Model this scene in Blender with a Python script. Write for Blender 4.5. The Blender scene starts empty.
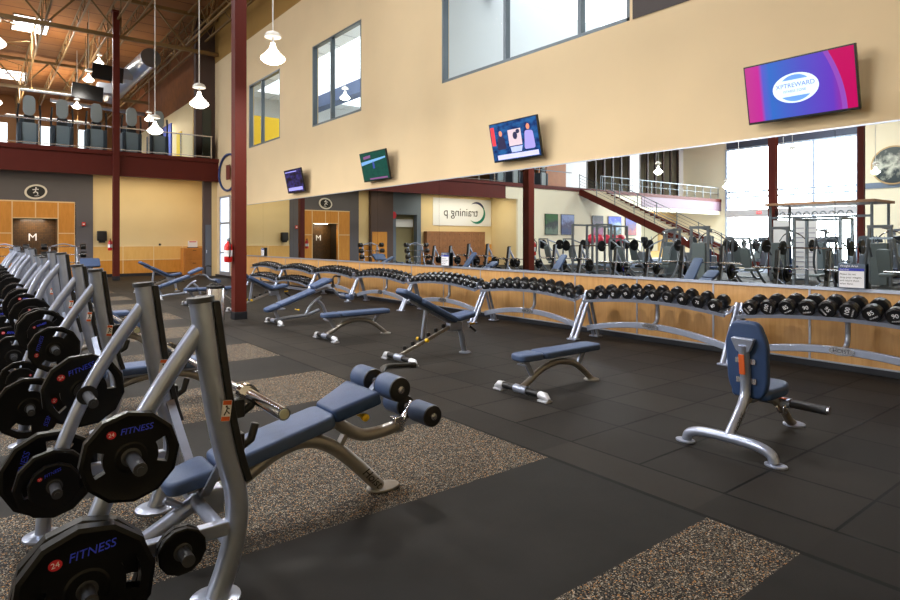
import bpy, math, random
from mathutils import Vector, Matrix
random.seed(7)
PI = math.pi
SC = bpy.context.scene
COL = SC.collection
V = Vector

# ---------------------------------------------------------------- materials
def lin(c):
    out = []
    for x in c:
        x /= 255.0
        out.append(x/12.92 if x <= .04045 else ((x+.055)/1.055)**2.4)
    return (out[0], out[1], out[2], 1)

MATS = {}
def mat(name, rgb, rough=.5, metal=0., var=0., scale=8., bump=0., bscale=60., emit=0., spec=.5, trans=0., coat=0.):
    m = bpy.data.materials.new(name); m.use_nodes = True
    nt = m.node_tree; b = nt.nodes['Principled BSDF']
    c = lin(rgb)
    b.inputs['Base Color'].default_value = c
    b.inputs['Roughness'].default_value = rough
    b.inputs['Metallic'].default_value = metal
    b.inputs['Specular IOR Level'].default_value = spec
    b.inputs['Coat Weight'].default_value = coat
    if trans: b.inputs['Transmission Weight'].default_value = trans
    if emit:
        b.inputs['Emission Color'].default_value = c
        b.inputs['Emission Strength'].default_value = emit
    tc = nt.nodes.new('ShaderNodeTexCoord')
    if var:
        n = nt.nodes.new('ShaderNodeTexNoise'); n.inputs['Scale'].default_value = scale; n.inputs['Detail'].default_value = 4
        nt.links.new(tc.outputs['Object'], n.inputs['Vector'])
        r = nt.nodes.new('ShaderNodeMapRange')
        r.inputs['From Min'].default_value = .3; r.inputs['From Max'].default_value = .7
        r.inputs['To Min'].default_value = 1-var; r.inputs['To Max'].default_value = 1+var
        nt.links.new(n.outputs['Fac'], r.inputs['Value'])
        mx = nt.nodes.new('ShaderNodeVectorMath'); mx.operation = 'SCALE'
        mx.inputs[0].default_value = c[:3]
        nt.links.new(r.outputs['Result'], mx.inputs['Scale'])
        nt.links.new(mx.outputs['Vector'], b.inputs['Base Color'])
    if bump:
        n = nt.nodes.new('ShaderNodeTexNoise'); n.inputs['Scale'].default_value = bscale; n.inputs['Detail'].default_value = 3
        nt.links.new(tc.outputs['Object'], n.inputs['Vector'])
        bp = nt.nodes.new('ShaderNodeBump'); bp.inputs['Strength'].default_value = bump; bp.inputs['Distance'].default_value = .01
        nt.links.new(n.outputs['Fac'], bp.inputs['Height']); nt.links.new(bp.outputs['Normal'], b.inputs['Normal'])
    MATS[name] = m
    return m

silver = mat('silver_powder_coat', (164,173,194), .28, .6, var=.05, scale=14)
steel = mat('brushed_steel', (205,205,210), .22, .95)
chrome = mat('chrome', (225,225,228), .10, 1.0)
bronze = mat('grey_bronze_tube', (150,146,142), .36, .6, var=.05, scale=14)
whitecap = mat('white_end_cap', (205,208,216), .3, .4)
blue = mat('blue_upholstery', (66,84,118), .52, 0, var=.06, scale=20, bump=.12, bscale=260, spec=.4)
bluedk = mat('navy_upholstery', (40,64,104), .5, 0, var=.05, scale=20, bump=.1, bscale=260)
rubber = mat('black_rubber', (12,12,14), .36, 0, var=.15, scale=30, bump=.08, bscale=300, spec=.55)
plastic = mat('black_plastic', (16,16,18), .42)
darkhandle = mat('dark_grey_grip', (52,54,60), .5)
urethane = mat('black_urethane', (13,13,16), .30, 0, var=.1, scale=30, spec=.6)
platemat = mat('black_plate', (5,5,7), .38, 0, var=.12, scale=40, bump=.06, bscale=200, spec=.25)
yellow = mat('yellow_plastic', (235,190,20), .4)
orange_st = mat('orange_sticker', (214,96,40), .5)
white = mat('white_paint', (240,240,240), .5)
whitetext = mat('white_lettering', (235,235,240), .5)
bluetext = mat('blue_lettering', (60,80,250), .5)
redtext = mat('red_enamel', (200,30,50), .5)
blacktext = mat('black_lettering', (15,15,18), .5)
beige = mat('beige_wall_paint', (228,203,162), .75, 0, var=.02, scale=1.2, spec=.25)
beigeband = mat('tan_upper_wall', (160,124,68), .8, 0, var=.03, scale=1.5, spec=.2)
cream = mat('cream_wall_paint', (228,206,158), .75, 0, var=.02, scale=1.2, spec=.25)
taupe = mat('taupe_wall_paint', (82,66,62), .7, var=.03, scale=1)
greypaint = mat('slate_grey_paint', (92,90,96), .7, var=.03, scale=1)
bluegrey = mat('blue_grey_paint', (104,116,130), .7, var=.03, scale=1)
redsteel = mat('oxblood_steel_paint', (90,33,25), .5, var=.05, scale=2, spec=.2)
orangewood = None
blackbase = mat('black_rubber_base', (22,24,32), .45)
alu = mat('aluminium_trim', (176,182,196), .35, .6)
alufr = mat('grey_aluminium_frame', (112,122,128), .4, .5)
glassy = mat('window_glass', (235,245,250), .02, 0, trans=1.0)
glassy.node_tree.nodes['Principled BSDF'].inputs['IOR'].default_value = 1.02
mirror = mat('mirror_glass', (226,232,232), 0.0, 1.0)
tvblack = mat('tv_black_bezel', (12,12,14), .3)
trussmat = mat('tan_truss_steel', (132,104,62), .6, .1)
duct = mat('galvanised_duct', (165,170,180), .3, .8)
red = mat('red_extinguisher', (200,30,28), .3)
darkwood = mat('brown_locker_wood', (150,102,66), .5, var=.12, scale=6)
cabwood = mat('honey_cabinet_wood', (186,120,52), .45, var=.1, scale=5)
machgrey = mat('machine_grey', (108,116,126), .4, .35)
padgrey = mat('grey_machine_pad', (108,120,124), .55)
shroud = mat('dark_console_plastic', (62,68,74), .5)
lampglass = mat('lamp_glass', (255,246,228), .4, emit=5)
lampcap = mat('lamp_cap_white', (225,222,214), .5)
tube_light = mat('fluorescent_lens', (255,235,215), .4, emit=3.0)
carpet = mat('blue_grey_carpet', (92,108,136), .8)
stairstone = mat('beige_stair_concrete', (188,176,150), .8)
ceilwhite = mat('white_ceiling_tile', (238,240,240), .8)
yellowwall = mat('yellow_wall_paint', (238,196,40), .7)
bluepaint = mat('blue_soffit_paint', (88,104,140), .7)
purple = mat('mauve_steel_beam', (112,84,98), .5)
pinkball = mat('pink_exercise_ball', (226,60,84), .4)
skyl = mat('skylight_lens', (240,246,255), .4, emit=2.2)
paper = mat('white_paper', (236,236,240), .6)
navy = mat('navy_sign', (32,42,84), .5)

def nodemat(name):
    m = bpy.data.materials.new(name); m.use_nodes = True
    return m, m.node_tree, m.node_tree.nodes['Principled BSDF']

def N(nt, typ, **kw):
    n = nt.nodes.new(typ)
    for k, v in kw.items(): setattr(n, k, v)
    return n
def math_(nt, op, a, b=None, c=None):
    n = nt.nodes.new('ShaderNodeMath'); n.operation = op
    for i, x in enumerate((a, b, c)):
        if x is None: continue
        if isinstance(x, (int, float)): n.inputs[i].default_value = x
        else: nt.links.new(x, n.inputs[i])
    return n.outputs[0]
def mix_(nt, f, a, b):
    n = nt.nodes.new('ShaderNodeMix'); n.data_type = 'RGBA'
    for s, x in ((0, f), (6, a), (7, b)):
        if isinstance(x, (int, float)): n.inputs[s].default_value = x
        elif isinstance(x, tuple): n.inputs[s].default_value = x
        else: nt.links.new(x, n.inputs[s])
    return n.outputs[2]

def floor_material():
    m, nt, b = nodemat('rubber_gym_floor')
    tc = N(nt, 'ShaderNodeTexCoord'); sp = N(nt, 'ShaderNodeSeparateXYZ')
    nt.links.new(tc.outputs['Object'], sp.inputs[0])
    X, Y = sp.outputs[0], sp.outputs[1]
    # speckled mats in strips
    ph = math_(nt, 'FRACT', math_(nt, 'DIVIDE', math_(nt, 'ADD', Y, 24.2-2.97), 2.42))
    strip = math_(nt, 'LESS_THAN', ph, .508)
    msk = math_(nt, 'MULTIPLY', strip, math_(nt, 'LESS_THAN', X, 3.21))
    msk = math_(nt, 'MULTIPLY', msk, math_(nt, 'GREATER_THAN', X, -6.0))
    msk = math_(nt, 'MULTIPLY', msk, math_(nt, 'GREATER_THAN', Y, 1.29))
    msk = math_(nt, 'MULTIPLY', msk, math_(nt, 'LESS_THAN', Y, 23.4))
    vo = N(nt, 'ShaderNodeTexVoronoi'); vo.inputs['Scale'].default_value = 190
    nt.links.new(tc.outputs['Object'], vo.inputs['Vector'])
    cs = N(nt, 'ShaderNodeSeparateColor'); nt.links.new(vo.outputs['Color'], cs.inputs[0])
    cr = N(nt, 'ShaderNodeValToRGB'); cr.color_ramp.interpolation = 'CONSTANT'
    els = cr.color_ramp.elements
    els[0].position = 0; els[0].color = lin((20,19,19))
    els[1].position = .52; els[1].color = lin((66,62,58))
    for p, c in ((.72, (112,104,90)), (.89, (168,160,146)), (.95, (176,128,74))):
        e = els.new(p); e.color = lin(c)
    nt.links.new(cs.outputs[0], cr.inputs[0])
    # black mat colour with scuffs
    n1 = N(nt, 'ShaderNodeTexNoise'); n1.inputs['Scale'].default_value = 1.6; n1.inputs['Detail'].default_value = 8; n1.inputs['Roughness'].default_value = .65
    nt.links.new(tc.outputs['Object'], n1.inputs['Vector'])
    dark = mix_(nt, n1.outputs['Fac'], lin((20,20,20)), lin((44,42,40)))
    # square tiles right of the seam
    SP = .606
    ux = math_(nt, 'DIVIDE', math_(nt, 'SUBTRACT', X, 3.60), SP); uy = math_(nt, 'DIVIDE', math_(nt, 'SUBTRACT', Y, 1.275), SP)
    def line(u, w):
        d = math_(nt, 'ABSOLUTE', math_(nt, 'SUBTRACT', math_(nt, 'FRACT', math_(nt, 'ADD', u, 100.5)), .5))
        return math_(nt, 'LESS_THAN', d, w/SP)
    ln = math_(nt, 'MAXIMUM', line(ux, .010), math_(nt, 'MULTIPLY', line(uy, .009), math_(nt, 'GREATER_THAN', X, 3.6)))
    right = math_(nt, 'GREATER_THAN', X, 3.23)
    ln = math_(nt, 'MULTIPLY', ln, right)
    # per tile tone
    cb = N(nt, 'ShaderNodeCombineXYZ')
    nt.links.new(math_(nt, 'FLOOR', ux), cb.inputs[0]); nt.links.new(math_(nt, 'FLOOR', uy), cb.inputs[1])
    wn = N(nt, 'ShaderNodeTexWhiteNoise'); nt.links.new(cb.outputs[0], wn.inputs['Vector'])
    tone = mix_(nt, wn.outputs['Value'], lin((34,31,28)), lin((54,49,44)))
    tile = mix_(nt, .5, dark, tone)
    base = mix_(nt, right, dark, tile)
    base = mix_(nt, ln, base, lin((2,2,2)))
    seam = math_(nt, 'LESS_THAN', math_(nt, 'ABSOLUTE', math_(nt, 'SUBTRACT', X, 3.22)), .018)
    base = mix_(nt, seam, base, lin((10,10,10)))
    base = mix_(nt, msk, base, cr.outputs[0])
    # far floor: blue mat with its daylight sheen put into the colour
    far = math_(nt, 'LESS_THAN', X, -13.0)
    base = mix_(nt, far, base, lin((92,106,130)))
    nt.links.new(base, b.inputs['Base Color'])
    n2 = N(nt, 'ShaderNodeTexNoise'); n2.inputs['Scale'].default_value = 260; n2.inputs['Detail'].default_value = 2
    nt.links.new(tc.outputs['Object'], n2.inputs['Vector'])
    h = math_(nt, 'SUBTRACT', math_(nt, 'MULTIPLY', n2.outputs['Fac'], .25), math_(nt, 'MAXIMUM', ln, seam))
    bp = N(nt, 'ShaderNodeBump'); bp.inputs['Strength'].default_value = .35; bp.inputs['Distance'].default_value = .004
    nt.links.new(h, bp.inputs['Height']); nt.links.new(bp.outputs['Normal'], b.inputs['Normal'])
    b.inputs['Roughness'].default_value = .62
    b.inputs['Specular IOR Level'].default_value = .1
    return m

def wood_material(name, c1, c2, rough=.33, scale=(1, .25, 6), axis=None):
    m, nt, b = nodemat(name)
    tc = N(nt, 'ShaderNodeTexCoord'); mp = N(nt, 'ShaderNodeMapping'); mp.inputs['Scale'].default_value = scale
    nt.links.new(tc.outputs['Object'], mp.inputs[0])
    n = N(nt, 'ShaderNodeTexNoise'); n.inputs['Scale'].default_value = 4; n.inputs['Detail'].default_value = 7; n.inputs['Distortion'].default_value = .6
    nt.links.new(mp.outputs[0], n.inputs['Vector'])
    r = N(nt, 'ShaderNodeMapRange'); r.inputs['From Min'].default_value = .3; r.inputs['From Max'].default_value = .7
    nt.links.new(n.outputs['Fac'], r.inputs['Value'])
    nt.links.new(mix_(nt, r.outputs[0], lin(c1), lin(c2)), b.inputs['Base Color'])
    b.inputs['Roughness'].default_value = rough
    return m
orangewood = wood_material('honey_maple_panel', (198,148,90), (214,166,106), .34, (1, 6, .5))
orangeflat = wood_material('orange_wood_panel', (198,132,44), (212,146,58), .5, (3, 1, .6))
orangelight = wood_material('light_orange_panel', (226,176,96), (232,186,108), .5, (3, 1, .6))

def deck_material():
    m, nt, b = nodemat('timber_roof_deck')
    tc = N(nt, 'ShaderNodeTexCoord'); sp = N(nt, 'ShaderNodeSeparateXYZ'); nt.links.new(tc.outputs['Object'], sp.inputs[0])
    f = math_(nt, 'FRACT', math_(nt, 'DIVIDE', math_(nt, 'ADD', sp.outputs[1], 100), 1.2))
    ln = math_(nt, 'LESS_THAN', f, .05)
    n = N(nt, 'ShaderNodeTexNoise'); n.inputs['Scale'].default_value = .9; n.inputs['Detail'].default_value = 5
    nt.links.new(tc.outputs['Object'], n.inputs['Vector'])
    base = mix_(nt, n.outputs['Fac'], lin((140,92,50)), lin((178,122,70)))
    nt.links.new(mix_(nt, ln, base, lin((96,52,22))), b.inputs['Base Color'])
    b.inputs['Roughness'].default_value = .8
    return m

# ---------------------------------------------------------------- mesh builder
class MB:
    def __init__(s): s.v = []; s.f = []; s.mi = []; s.cur = 0; s.T = Matrix.Identity(4)
    def add(s, vs, fs):
        o = len(s.v)
        s.v += [tuple(s.T @ V(p)) for p in vs]
        s.f += [tuple(i+o for i in f) for f in fs]
        s.mi += [s.cur]*len(fs)
        return s
    def box(s, c, d, rot=None):
        x, y, z = d[0]/2, d[1]/2, d[2]/2
        vs = [V((a*x, b*y, e*z)) for a in (-1, 1) for b in (-1, 1) for e in (-1, 1)]
        if rot is not None: vs = [rot @ p for p in vs]
        vs = [p+V(c) for p in vs]
        return s.add(vs, [(0,1,3,2),(4,6,7,5),(0,4,5,1),(2,3,7,6),(0,2,6,4),(1,5,7,3)])
    def box2(s, a, b):
        return s.box([(a[i]+b[i])/2 for i in range(3)], [abs(b[i]-a[i]) for i in range(3)])
    def bar(s, p0, p1, w, h, up=(0,0,1)):
        return s.tube([p0, p1], w/2, 4, ry=h/2, up=up, sq=True)
    def tube(s, pts, r, n=12, ry=None, up=None, caps=True, sq=False, radii=None):
        P = [V(p) for p in pts]; k = len(P)
        tg = []
        for i in range(k):
            a = P[max(0, i-1)]; b = P[min(k-1, i+1)]
            t = (b-a); t.normalize(); tg.append(t)
        u = V(up) if up is not None else V((0,0,1))
        if abs(tg[0].dot(u)) > .97: u = V((1,0,0)) if abs(tg[0].x) < .9 else V((0,1,0))
        vs = []
        for i in range(k):
            t = tg[i]
            u = u - t*u.dot(t)
            if u.length < 1e-6: u = t.orthogonal()
            u.normalize(); w = u.cross(t)
            ra = radii[i] if radii else r
            rb = (ry if ry is not None else r) * (ra/r if radii else 1)
            for j in range(n):
                if sq:
                    x, y = ((1,1),(-1,1),(-1,-1),(1,-1))[j]
                else:
                    x, y = math.cos(2*PI*j/n), math.sin(2*PI*j/n)
                vs.append(P[i] + w*(x*ra) + u*(y*rb))
        fs = []
        for i in range(k-1):
            for j in range(n):
                a = i*n+j; b = i*n+(j+1) % n
                fs.append((a, b, b+n, a+n))
        if caps:
            fs.append(tuple(reversed(range(n)))); fs.append(tuple(range((k-1)*n, k*n)))
        return s.add(vs, fs)
    def cyl(s, p0, p1, r, n=20, r1=None):
        return s.tube([p0, p1], r, n, radii=[r, r1 if r1 is not None else r])
    def lathe(s, prof, n=24, c=(0,0,0), ax='z', closed=False):
        vs = []; fs = []
        for (r, h) in prof:
            for j in range(n):
                a = 2*PI*j/n; x, y = r*math.cos(a), r*math.sin(a)
                p = {'z': (x, y, h), 'y': (x, h, -y), 'x': (h, x, y)}[ax]
                vs.append(V(p)+V(c))
        for i in range(len(prof)-1):
            for j in range(n):
                a = i*n+j; b = i*n+(j+1) % n
                fs.append((a, b, b+n, a+n))
        if prof[0][0] > 1e-4: fs.append(tuple(reversed(range(n))))
        if prof[-1][0] > 1e-4: fs.append(tuple(range((len(prof)-1)*n, len(prof)*n)))
        return s.add(vs, fs)
    def prism(s, out, z0, z1):
        n = len(out)
        vs = [(x, y, z0) for x, y in out]+[(x, y, z1) for x, y in out]
        fs = [tuple(reversed(range(n))), tuple(range(n, 2*n))]
        fs += [(i, (i+1) % n, (i+1) % n+n, i+n) for i in range(n)]
        return s.add(vs, fs)
    def pad(s, out, t, r=.02, seg=4):
        # cushion: outline rounded over at top and bottom
        n = len(out); P = [V((x, y)) for x, y in out]
        nor = []
        for i in range(n):
            e1 = P[i]-P[i-1]; e2 = P[(i+1) % n]-P[i]
            a = V((e1.y, -e1.x)); b = V((e2.y, -e2.x))
            if a.length: a.normalize()
            if b.length: b.normalize()
            q = a+b; q.normalize(); nor.append(q)
        rings = []
        for k in range(seg+1):
            a = PI/2*k/seg; rings.append((r*(1-math.sin(a)), r*(1-math.cos(a))))
        prof = [(i, z) for i, z in rings]+[(i, t-z) for i, z in reversed(rings)]
        vs = []
        for ins, z in prof:
            for i in range(n):
                q = P[i]-nor[i]*ins; vs.append((q.x, q.y, z))
        m = len(prof); fs = []
        for k in range(m-1):
            for i in range(n):
                a = k*n+i; b = k*n+(i+1) % n
                fs.append((a, b, b+n, a+n))
        fs.append(tuple(reversed(range(n)))); fs.append(tuple(range((m-1)*n, m*n)))
        return s.add(vs, fs)
    def mesh(s, name, mats, smooth=True, ang=38):
        me = bpy.data.meshes.new(name); me.from_pydata(s.v, [], s.f); me.update()
        for m in (mats if isinstance(mats, (list, tuple)) else [mats]): me.materials.append(m)
        if any(s.mi): me.polygons.foreach_set('material_index', s.mi)
        if smooth:
            me.polygons.foreach_set('use_smooth', [True]*len(me.polygons))
            try: me.set_sharp_from_angle(angle=math.radians(ang))
            except Exception: pass
        return me

def spline(pts, sub=6):
    P = [V(p) for p in pts]; P = [P[0]*2-P[1]]+P+[P[-1]*2-P[-2]]
    out = []
    for i in range(1, len(P)-2):
        for k in range(sub):
            t = k/sub; a, b, c, d = P[i-1], P[i], P[i+1], P[i+2]
            out.append(.5*((2*b)+(c-a)*t+(2*a-5*b+4*c-d)*t*t+(3*b-a-3*c+d)*t**3))
    out.append(P[-2]); return out
def rrect(w, l, r, n=5, cx=0, cy=0):
    o = []
    for (sx, sy, a0) in ((1,-1,-PI/2), (1,1,0), (-1,1,PI/2), (-1,-1,PI)):
        for k in range(n+1):
            a = a0+PI/2*k/n
            o.append((cx+sx*(w/2-r)+r*math.cos(a), cy+sy*(l/2-r)+r*math.sin(a)))
    return o
def ell(a, b, n=24, cx=0, cy=0):
    return [(cx+a*math.cos(2*PI*i/n), cy+b*math.sin(2*PI*i/n)) for i in range(n)]
def rounded(poly, r, n=4):
    out = []; k = len(poly)
    for i in range(k):
        p = V(poly[i]); a = V(poly[i-1])-p; b = V(poly[(i+1) % k])-p
        a.normalize(); b.normalize()
        p0 = p+a*r; p1 = p+b*r
        for j in range(n+1):
            t = j/n; q = p0*(1-t)**2+p*2*t*(1-t)+p1*t*t; out.append((q.x, q.y))
    return out

def obj(name, me, parent=None, loc=None, rot=None, bev=0):
    o = bpy.data.objects.new(name, me); COL.objects.link(o)
    if parent is not None: o.parent = parent
    if loc is not None: o.location = loc
    if rot is not None: o.rotation_euler = rot
    if bev:
        b = o.modifiers.new('bevel', 'BEVEL'); b.width = bev; b.segments = 2; b.limit_method = 'ANGLE'; b.angle_limit = math.radians(40)
    return o
def tag(o, label=None, cat=None, group=None, kind=None):
    if label: o['label'] = label
    if cat: o['category'] = cat
    if group: o['group'] = group
    if kind: o['kind'] = kind
    return o
def part(name, mb, mats, parent, bev=0, label=None, **k):
    o = obj(name, mb.mesh(name, mats, **k), parent, bev=bev)
    if label: o['label'] = label
    return o
def thing(name, label, cat, loc=(0,0,0), rz=0, group=None):
    o = bpy.data.objects.new(name, None); COL.objects.link(o); o.empty_display_size = .1
    o.location = loc; o.rotation_euler = (0, 0, rz)
    return tag(o, label, cat, group)
def solid(name, mb, mats, label, cat, loc=(0,0,0), rz=0, group=None, bev=0):
    o = obj(name, mb.mesh(name, mats), None, loc, (0,0,rz), bev)
    return tag(o, label, cat, group)
def struct(name, mb, mats, bev=0, parent=None, smooth=False):
    o = obj(name, mb.mesh(name, mats, smooth=smooth), parent, bev=bev)
    if parent is None: o['kind'] = 'structure'
    return o
def copy_tree(o, loc=None, rz=None, label=None, group=None):
    def rec(a, par):
        c = a.copy(); COL.objects.link(c)
        if par is not None:
            c.parent = par
        for ch in a.children: rec(ch, c)
        return c
    c = rec(o, None)
    if loc is not None: c.location = loc
    if rz is not None: c.rotation_euler = (0, 0, rz)
    if label: c['label'] = label
    if group: c['group'] = group
    return c
def text_mesh(name, s, size, m, ext=.001, align='CENTER', shear=0):
    cu = bpy.data.curves.new('lettering_curve', 'FONT'); cu.body = s; cu.size = size; cu.extrude = ext
    cu.align_x = align; cu.align_y = 'CENTER'; cu.shear = shear; cu.resolution_u = 3
    t = bpy.data.objects.new('lettering_tmp', cu); COL.objects.link(t)
    bpy.context.view_layer.update()
    me = bpy.data.meshes.new_from_object(t.evaluated_get(bpy.context.evaluated_depsgraph_get()))
    bpy.data.objects.remove(t); bpy.data.curves.remove(cu)
    me.name = name; me.materials.clear(); me.materials.append(m)
    return me
def text(name, s, size, m, parent, M, ext=.001, align='CENTER', shear=0, kind=None):
    o = obj(name, text_mesh(name, s, size, m, ext, align, shear), parent)
    o.matrix_local = M
    if kind: o['kind'] = kind
    return o
def MT(loc, rx=0, ry=0, rz=0):
    from mathutils import Euler
    return Matrix.Translation(loc) @ Euler((rx, ry, rz)).to_matrix().to_4x4()
FACE_NX = Matrix(((0,0,-1,0),(-1,0,0,0),(0,1,0,0),(0,0,0,1)))   # text reading on a surface that faces -X
FACE_NY = Matrix(((1,0,0,0),(0,0,-1,0),(0,1,0,0),(0,0,0,1)))    # on a surface that faces -Y
def onNX(x, y, z): return Matrix.Translation((x, y, z)) @ FACE_NX
def onNY(x, y, z): return Matrix.Translation((x, y, z)) @ FACE_NY

# ================================================================= THE ROOM
WX = 8.15           # wall that carries the mirror
XL, XR = -34.0, WX
Y0, YF, YB, YU = -3.0, 28.9, 26.5, 50.0
ZC, ZB, ZF = 11.2, 4.05, 4.98

b = MB(); b.box2((XL-.3, Y0-.3, -.15), (XR+.3, YF+.3, 0)); struct('floor', b, floor_material())
b = MB(); b.box2((XL-.3, Y0-.3, ZC), (XR+.3, YU+.3, ZC+.2)); struct('ceiling', b, deck_material())

# right wall with three window openings
wins = [(19.85, 22.84, 5.03, 7.42, (21.6,)), (14.3, 17.32, 5.03, 7.52, (16.1,)), (5.8, 10.72, 5.03, 7.5, (8.7, 6.83))]
b = MB()
b.box2((WX, Y0, 0), (WX+.2, YF+.2, 5.03))
ys = [Y0, 5.8, 10.72, 14.3, 17.32, 19.85, 22.84, 29.6]
for i in range(0, len(ys), 2): b.box2((WX, ys[i], 5.03), (WX+.2, ys[i+1], 7.5))
b.box2((WX, Y0, 7.5), (WX+.2, 29.6, 9.2))
b.box2((WX, 19.85, 7.42), (WX+.2, 22.84, 7.5))
b.cur = 1; b.box2((WX, Y0, 9.2), (WX+.2, 29.6, ZC))  # top of the wall drawn in a darker tan
struct('wall_right', b, [beige, beigeband])
# dark panel beside the big window
b = MB(); b.box2((WX-.012, -2.0, 5.03), (WX, 5.74, 7.5)); struct('trim_1', b, mat('dark_brown_panel', (66,56,52), .6, var=.05, scale=2))
for i, (y0, y1, z0, z1, mull) in enumerate(wins):
    fr = MB()
    for y in (y0+.03, y1-.03): fr.box((WX+.07, y, (z0+z1)/2), (.14, .06, z1-z0))
    for z in (z0+.03, z1-.03): fr.box((WX+.07, (y0+y1)/2, z), (.14, y1-y0, .06))
    w = struct('window_%d' % (i+1), fr, alufr, bev=.004)
    for y in mull:
        q = MB(); q.box((WX+.07, y, (z0+z1)/2), (.12, .07, z1-z0-.1)); part('mullion', q, alufr, w)
    q = MB(); q.box((WX+.1, (y0+y1)/2, (z0+z1)/2), (.01, y1-y0-.1, z1-z0-.1)); part('glass_pane', q, glassy, w)
# rooms upstairs behind those windows
b = MB()
b.box2((WX+.2, Y0, 4.6), (20, 29.6, 4.75)); b.box2((WX+.2, Y0, 8.6), (20, 29.6, 8.7))
b.box2((20, Y0, 4.6), (20.2, 29.6, 8.7)); b.box2((WX+.2, Y0-.2, 4.6), (20, Y0, 8.7)); b.box2((WX+.2, 29.4, 4.6), (20, 29.6, 8.7))
b.box2((WX+.2, 12.2, 4.6), (20, 12.35, 8.7))
struct('wall_upstairs_room', b, ceilwhite)
b = MB(); b.box2((WX+.5, 24.9, 4.75), (15, 25.0, 6.75)); struct('wall_upstairs_yellow', b, yellowwall)
b = MB(); b.box2((10.6, 5, 8.05), (11.0, 12.2, 8.6)); b.box2((12.6, 12.35, 7.75), (13.1, 29, 8.6)); struct('trim_2', b, bluepaint)
b = MB()
for k in range(12): b.box2((WX+.3+k*1.0, Y0, 8.585), (WX+.33+k*1.0, 29.4, 8.6))
for k in range(26): b.box2((WX+.3, Y0+k*1.2, 8.585), (20, Y0+.03+k*1.2, 8.6))
struct('trim_3', b, mat('ceiling_grid', (205,208,212), .7))

# wood dado, its aluminium seams, black base and the ledge under the mirror
b = MB(); b.box2((WX-.05, Y0, .085), (WX, 23.02, .945)); struct('wall_right_dado', b, orangewood)
b = MB(); b.box2((WX-.062, Y0, 0), (WX, 29, .085)); struct('baseboard_right', b, blackbase, bev=.004)
b = MB(); b.box2((WX-.075, Y0, .945), (WX, 23.02, .985)); b.box2((WX-.068, Y0, .075), (WX-.05, 23.02, .092))
k = 0
while 3.15+1.24*(k-5) < 23:
    y = 3.15+1.24*(k-5); b.box2((WX-.056, y-.012, .085), (WX-.05, y+.012, .945)); k += 1
b.box2((WX-.075, 23.0, .0), (WX, 23.03, 2.9)); b.box2((WX-.082, Y0, 2.872), (WX, 23.02, 2.89))
struct('trim_4', b, alu)
# lower wall beyond the mirror, honey panels
b = MB(); b.box2((WX-.02, 23.05, .085), (WX, 24.8, 1.28)); struct('wall_right_panel', b, orangeflat)

# mirror panels
my = [-3.0, .24, 2.86, 5.48, 8.1, 10.72, 13.34, 15.96, 18.58, 21.2, 23.0]
mb_names = ['tall frameless mirror panel at the right edge of the photo behind the grey drop sign',
 'tall mirror panel reflecting the sign and the cable machines at far right',
 'tall mirror panel under the magenta and blue television',
 'tall mirror panel showing the staircase and framed posters',
 'tall mirror panel under the television with the news show',
 'tall mirror panel reflecting the white training sign',
 'tall mirror panel reflecting the grey framed doorway below the green television',
 'tall mirror panel reflecting the dark door in orange panelling',
 'tall mirror panel below the smallest television',
 'leftmost tall mirror panel next to the red column']
for i in range(len(my)-1):
    q = MB(); q.box2((WX-.075, my[i]+.003, .985), (WX-.07+.05, my[i+1]-.003, 2.872))
    if my[i+1] < 1: continue
    solid('mirror_panel', q, mirror, mb_names[min(i, 9)], 'mirror', group='mirror panels above the wooden dado')
b = MB(); b.box2((WX-.072, Y0, .985), (WX, .24, 2.872)); b.box2((WX-.02, Y0, .985), (WX, 23.0, 2.872)); struct('wall_right_backing', b, greypaint)

# facade under the balcony (faces the camera)
b = MB()
b.box2((3.79, YF, 0), (XR, YF+.2, 4.3)); b.box2((-.78, YF, 0), (-.15, YF+.2, 4.3)); b.box2((-9.8, YF, 0), (-4.21, YF+.2, 4.3))
struct('wall_back', b, cream)
b = MB(); b.box2((-10.0, YB+.15, 0), (-9.8, YF+.2, 4.3)); struct('wall_back_return', b, cream)
b = MB()
b.box2((-.15, YF-.03, 0), (.4, YF+.2, 4.3)); b.box2((3.15, YF-.03, 0), (3.79, YF+.2, 4.3)); b.box2((.4, YF-.03, 3.08), (3.15, YF+.2, 4.3))
struct('wall_back_grey', b, greypaint)
b = MB(); b.box2((.4, YF-.02, 0), (1.07, YF+.2, 3.08)); b.box2((2.57, YF-.02, 0), (3.15, YF+.2, 3.08)); b.box2((1.07, YF-.02, 2.42), (2.57, YF+.2, 3.08))
struct('wall_back_orange', b, orangeflat)
b = MB()
for x in (1.07, 1.82, 2.57): b.box2((x-.02, YF-.03, 2.42), (x+.02, YF-.02, 3.08))
for x in (1.07, 2.57): b.box2((x-.02, YF-.03, 0), (x+.02, YF-.02, 2.42))
b.box2((.4, YF-.031, 3.05), (3.15, YF-.02, 3.1)); b.box2((1.07, YF-.03, 2.4), (2.57, YF-.02, 2.44))
b.box2((.4, YF-.03, 1.8), (1.07, YF-.02, 1.84)); b.box2((2.57, YF-.03, 1.8), (3.15, YF-.02, 1.84)); b.box2((3.13, YF-.03, 0), (3.17, YF-.02, 3.08))
struct('trim_5', b, mat('pale_panel_joint', (226,196,150), .5))
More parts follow.
